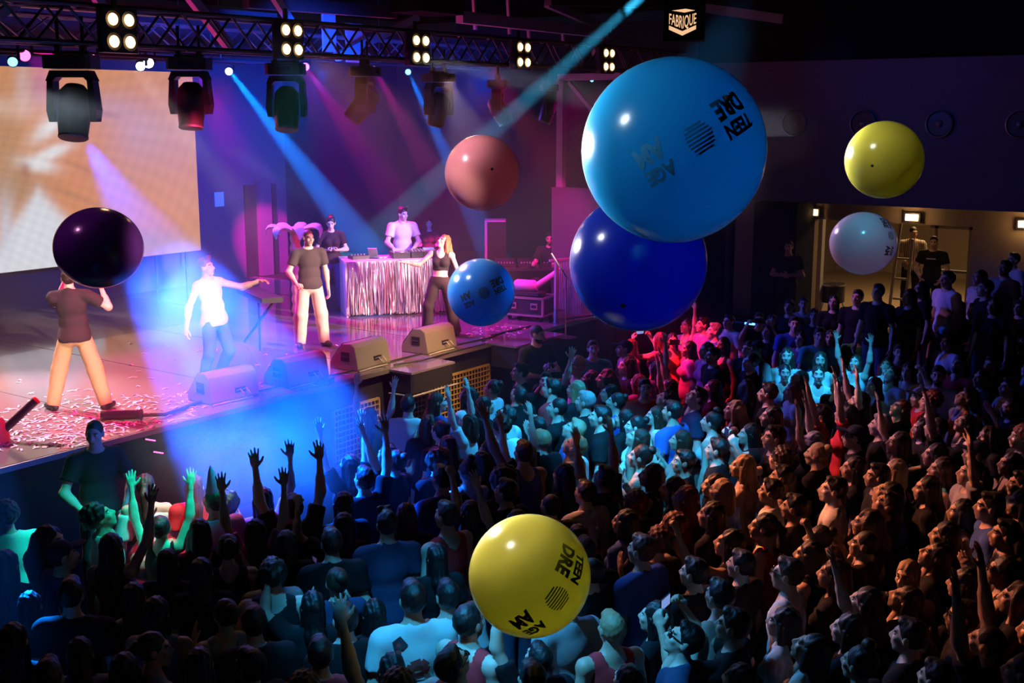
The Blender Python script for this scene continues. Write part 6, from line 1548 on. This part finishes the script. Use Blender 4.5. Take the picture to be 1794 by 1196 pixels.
ball(845, 303, 132, (0.96, 0.42, 0.46), 'salmon pink ball floating before the dark stage corner', valve=(0.25, -0.1))
ball(1180, 264, 322, (0.02, 0.46, 1.0), 'huge light blue ball high over the crowd', text=((.25, -.15), 148, .10, LOGO), valve=(0.53, -0.53), print_col=(0.02, 0.25, 0.6))
ball(1118, 460, 240, (0.02, 0.06, 0.62), 'large navy blue ball half hidden under the huge light blue ball', valve=(-.2, .6))
ball(843, 512, 119, (0.04, 0.28, 0.92), 'blue ball with an upside down black print hovering before the stage', text=((.08, .0), 155, .105, LOGO))
ball(928, 1008, 214, (0.93, 0.82, 0.14), 'big yellow ball with a dark print held up over the near crowd', text=((.42, .34), 124, .125, LOGO), print_col=(0.25, 0.24, 0.02))
ball(1549, 280, 135, (0.95, 0.90, 0.12), 'small yellow ball with a white lit edge before the far wall', valve=(-.28, .15))
ball(1512, 426, 115, (0.80, 0.82, 0.92), 'white lilac ball with a black print before the lit doorway', text=((.78, -.25), 95, .088, LOGO), sq=0.95)

# ------------------------------------------------------------------ haze and smoke
def haze_mat(name, dens, col=(0.85, 0.9, 1.0), aniso=0.15):
    m = bpy.data.materials.new(name); m.use_nodes = True; nt = m.node_tree; nt.nodes.clear(); out = nt.nodes.new('ShaderNodeOutputMaterial')
    v = nt.nodes.new('ShaderNodeVolumeScatter'); v.inputs['Density'].default_value = dens; v.inputs['Color'].default_value = (*col, 1); v.inputs['Anisotropy'].default_value = aniso
    nt.links.new(v.outputs[0], out.inputs['Volume']); MATS[name] = m; return m, nt, v
haze_mat('stage_haze', 0.005)
o = MB().box((-13.0, 11.75, 3.75), (12.9, 17.5, 4.86)).build('haze', 'stage_haze'); tag(o, 'thin haze over the stage that shows the light beams', 'haze', kind='stuff')
haze_mat('upper_haze', 0.016)
o = MB().box((-5.42, 10.5, 5.5), (2.1, 3.0, 1.8)).build('haze', 'upper_haze'); tag(o, 'thin haze under the ceiling that shows the cyan beam', 'haze', kind='stuff')
def puff(c, r, dens, label, seed, scale=1.2):
    m, nt, v = haze_mat('smoke_%d' % seed, dens)
    tc = nt.nodes.new('ShaderNodeTexCoord'); nz = nt.nodes.new('ShaderNodeTexNoise'); nz.inputs['Scale'].default_value = scale; nz.inputs['Detail'].default_value = 3; nz.inputs['Distortion'].default_value = 0.6
    mp = nt.nodes.new('ShaderNodeMapping'); mp.inputs['Location'].default_value = (seed * 3.1, seed, 0)
    ln = nt.nodes.new('ShaderNodeVectorMath'); ln.operation = 'LENGTH'
    f = nt.nodes.new('ShaderNodeMapRange'); f.inputs['From Min'].default_value = 1.0; f.inputs['From Max'].default_value = 0.35
    n2 = nt.nodes.new('ShaderNodeMapRange'); n2.inputs['From Min'].default_value = 0.32; n2.inputs['From Max'].default_value = 0.70
    mu = nt.nodes.new('ShaderNodeMath'); mu.operation = 'MULTIPLY'; m3 = nt.nodes.new('ShaderNodeMath'); m3.operation = 'MULTIPLY'; m3.inputs[1].default_value = dens
    nt.links.new(tc.outputs['Object'], mp.inputs['Vector']); nt.links.new(mp.outputs['Vector'], nz.inputs['Vector']); nt.links.new(tc.outputs['Object'], ln.inputs[0])
    nt.links.new(ln.outputs['Value'], f.inputs['Value']); nt.links.new(nz.outputs['Fac'], n2.inputs['Value']); nt.links.new(f.outputs[0], mu.inputs[0]); nt.links.new(n2.outputs[0], mu.inputs[1]); nt.links.new(mu.outputs[0], m3.inputs[0]); nt.links.new(m3.outputs[0], v.inputs['Density'])
    bm = bmesh.new(); bmesh.ops.create_icosphere(bm, subdivisions=3, radius=1.0); me = bpy.data.meshes.new('smoke'); bm.to_mesh(me); bm.free(); me.materials.append(m)
    o = link(bpy.data.objects.new('smoke', me)); o.location = c; o.scale = r; tag(o, label, 'smoke', kind='stuff'); return o
h0 = BW0 + (BW1 - BW0) * 0.50; h1 = BW0 + (BW1 - BW0) * 0.78
puff(h0, (0.80, 0.85, 0.80), 0.34, 'blue lit smoke in front of the performer in the sleeveless shirt', 2, 1.5)
puff(h1, (1.2, 1.3, 1.1), 0.50, 'blue lit smoke cloud drifting off the stage edge over the front rows', 1, 1.6)
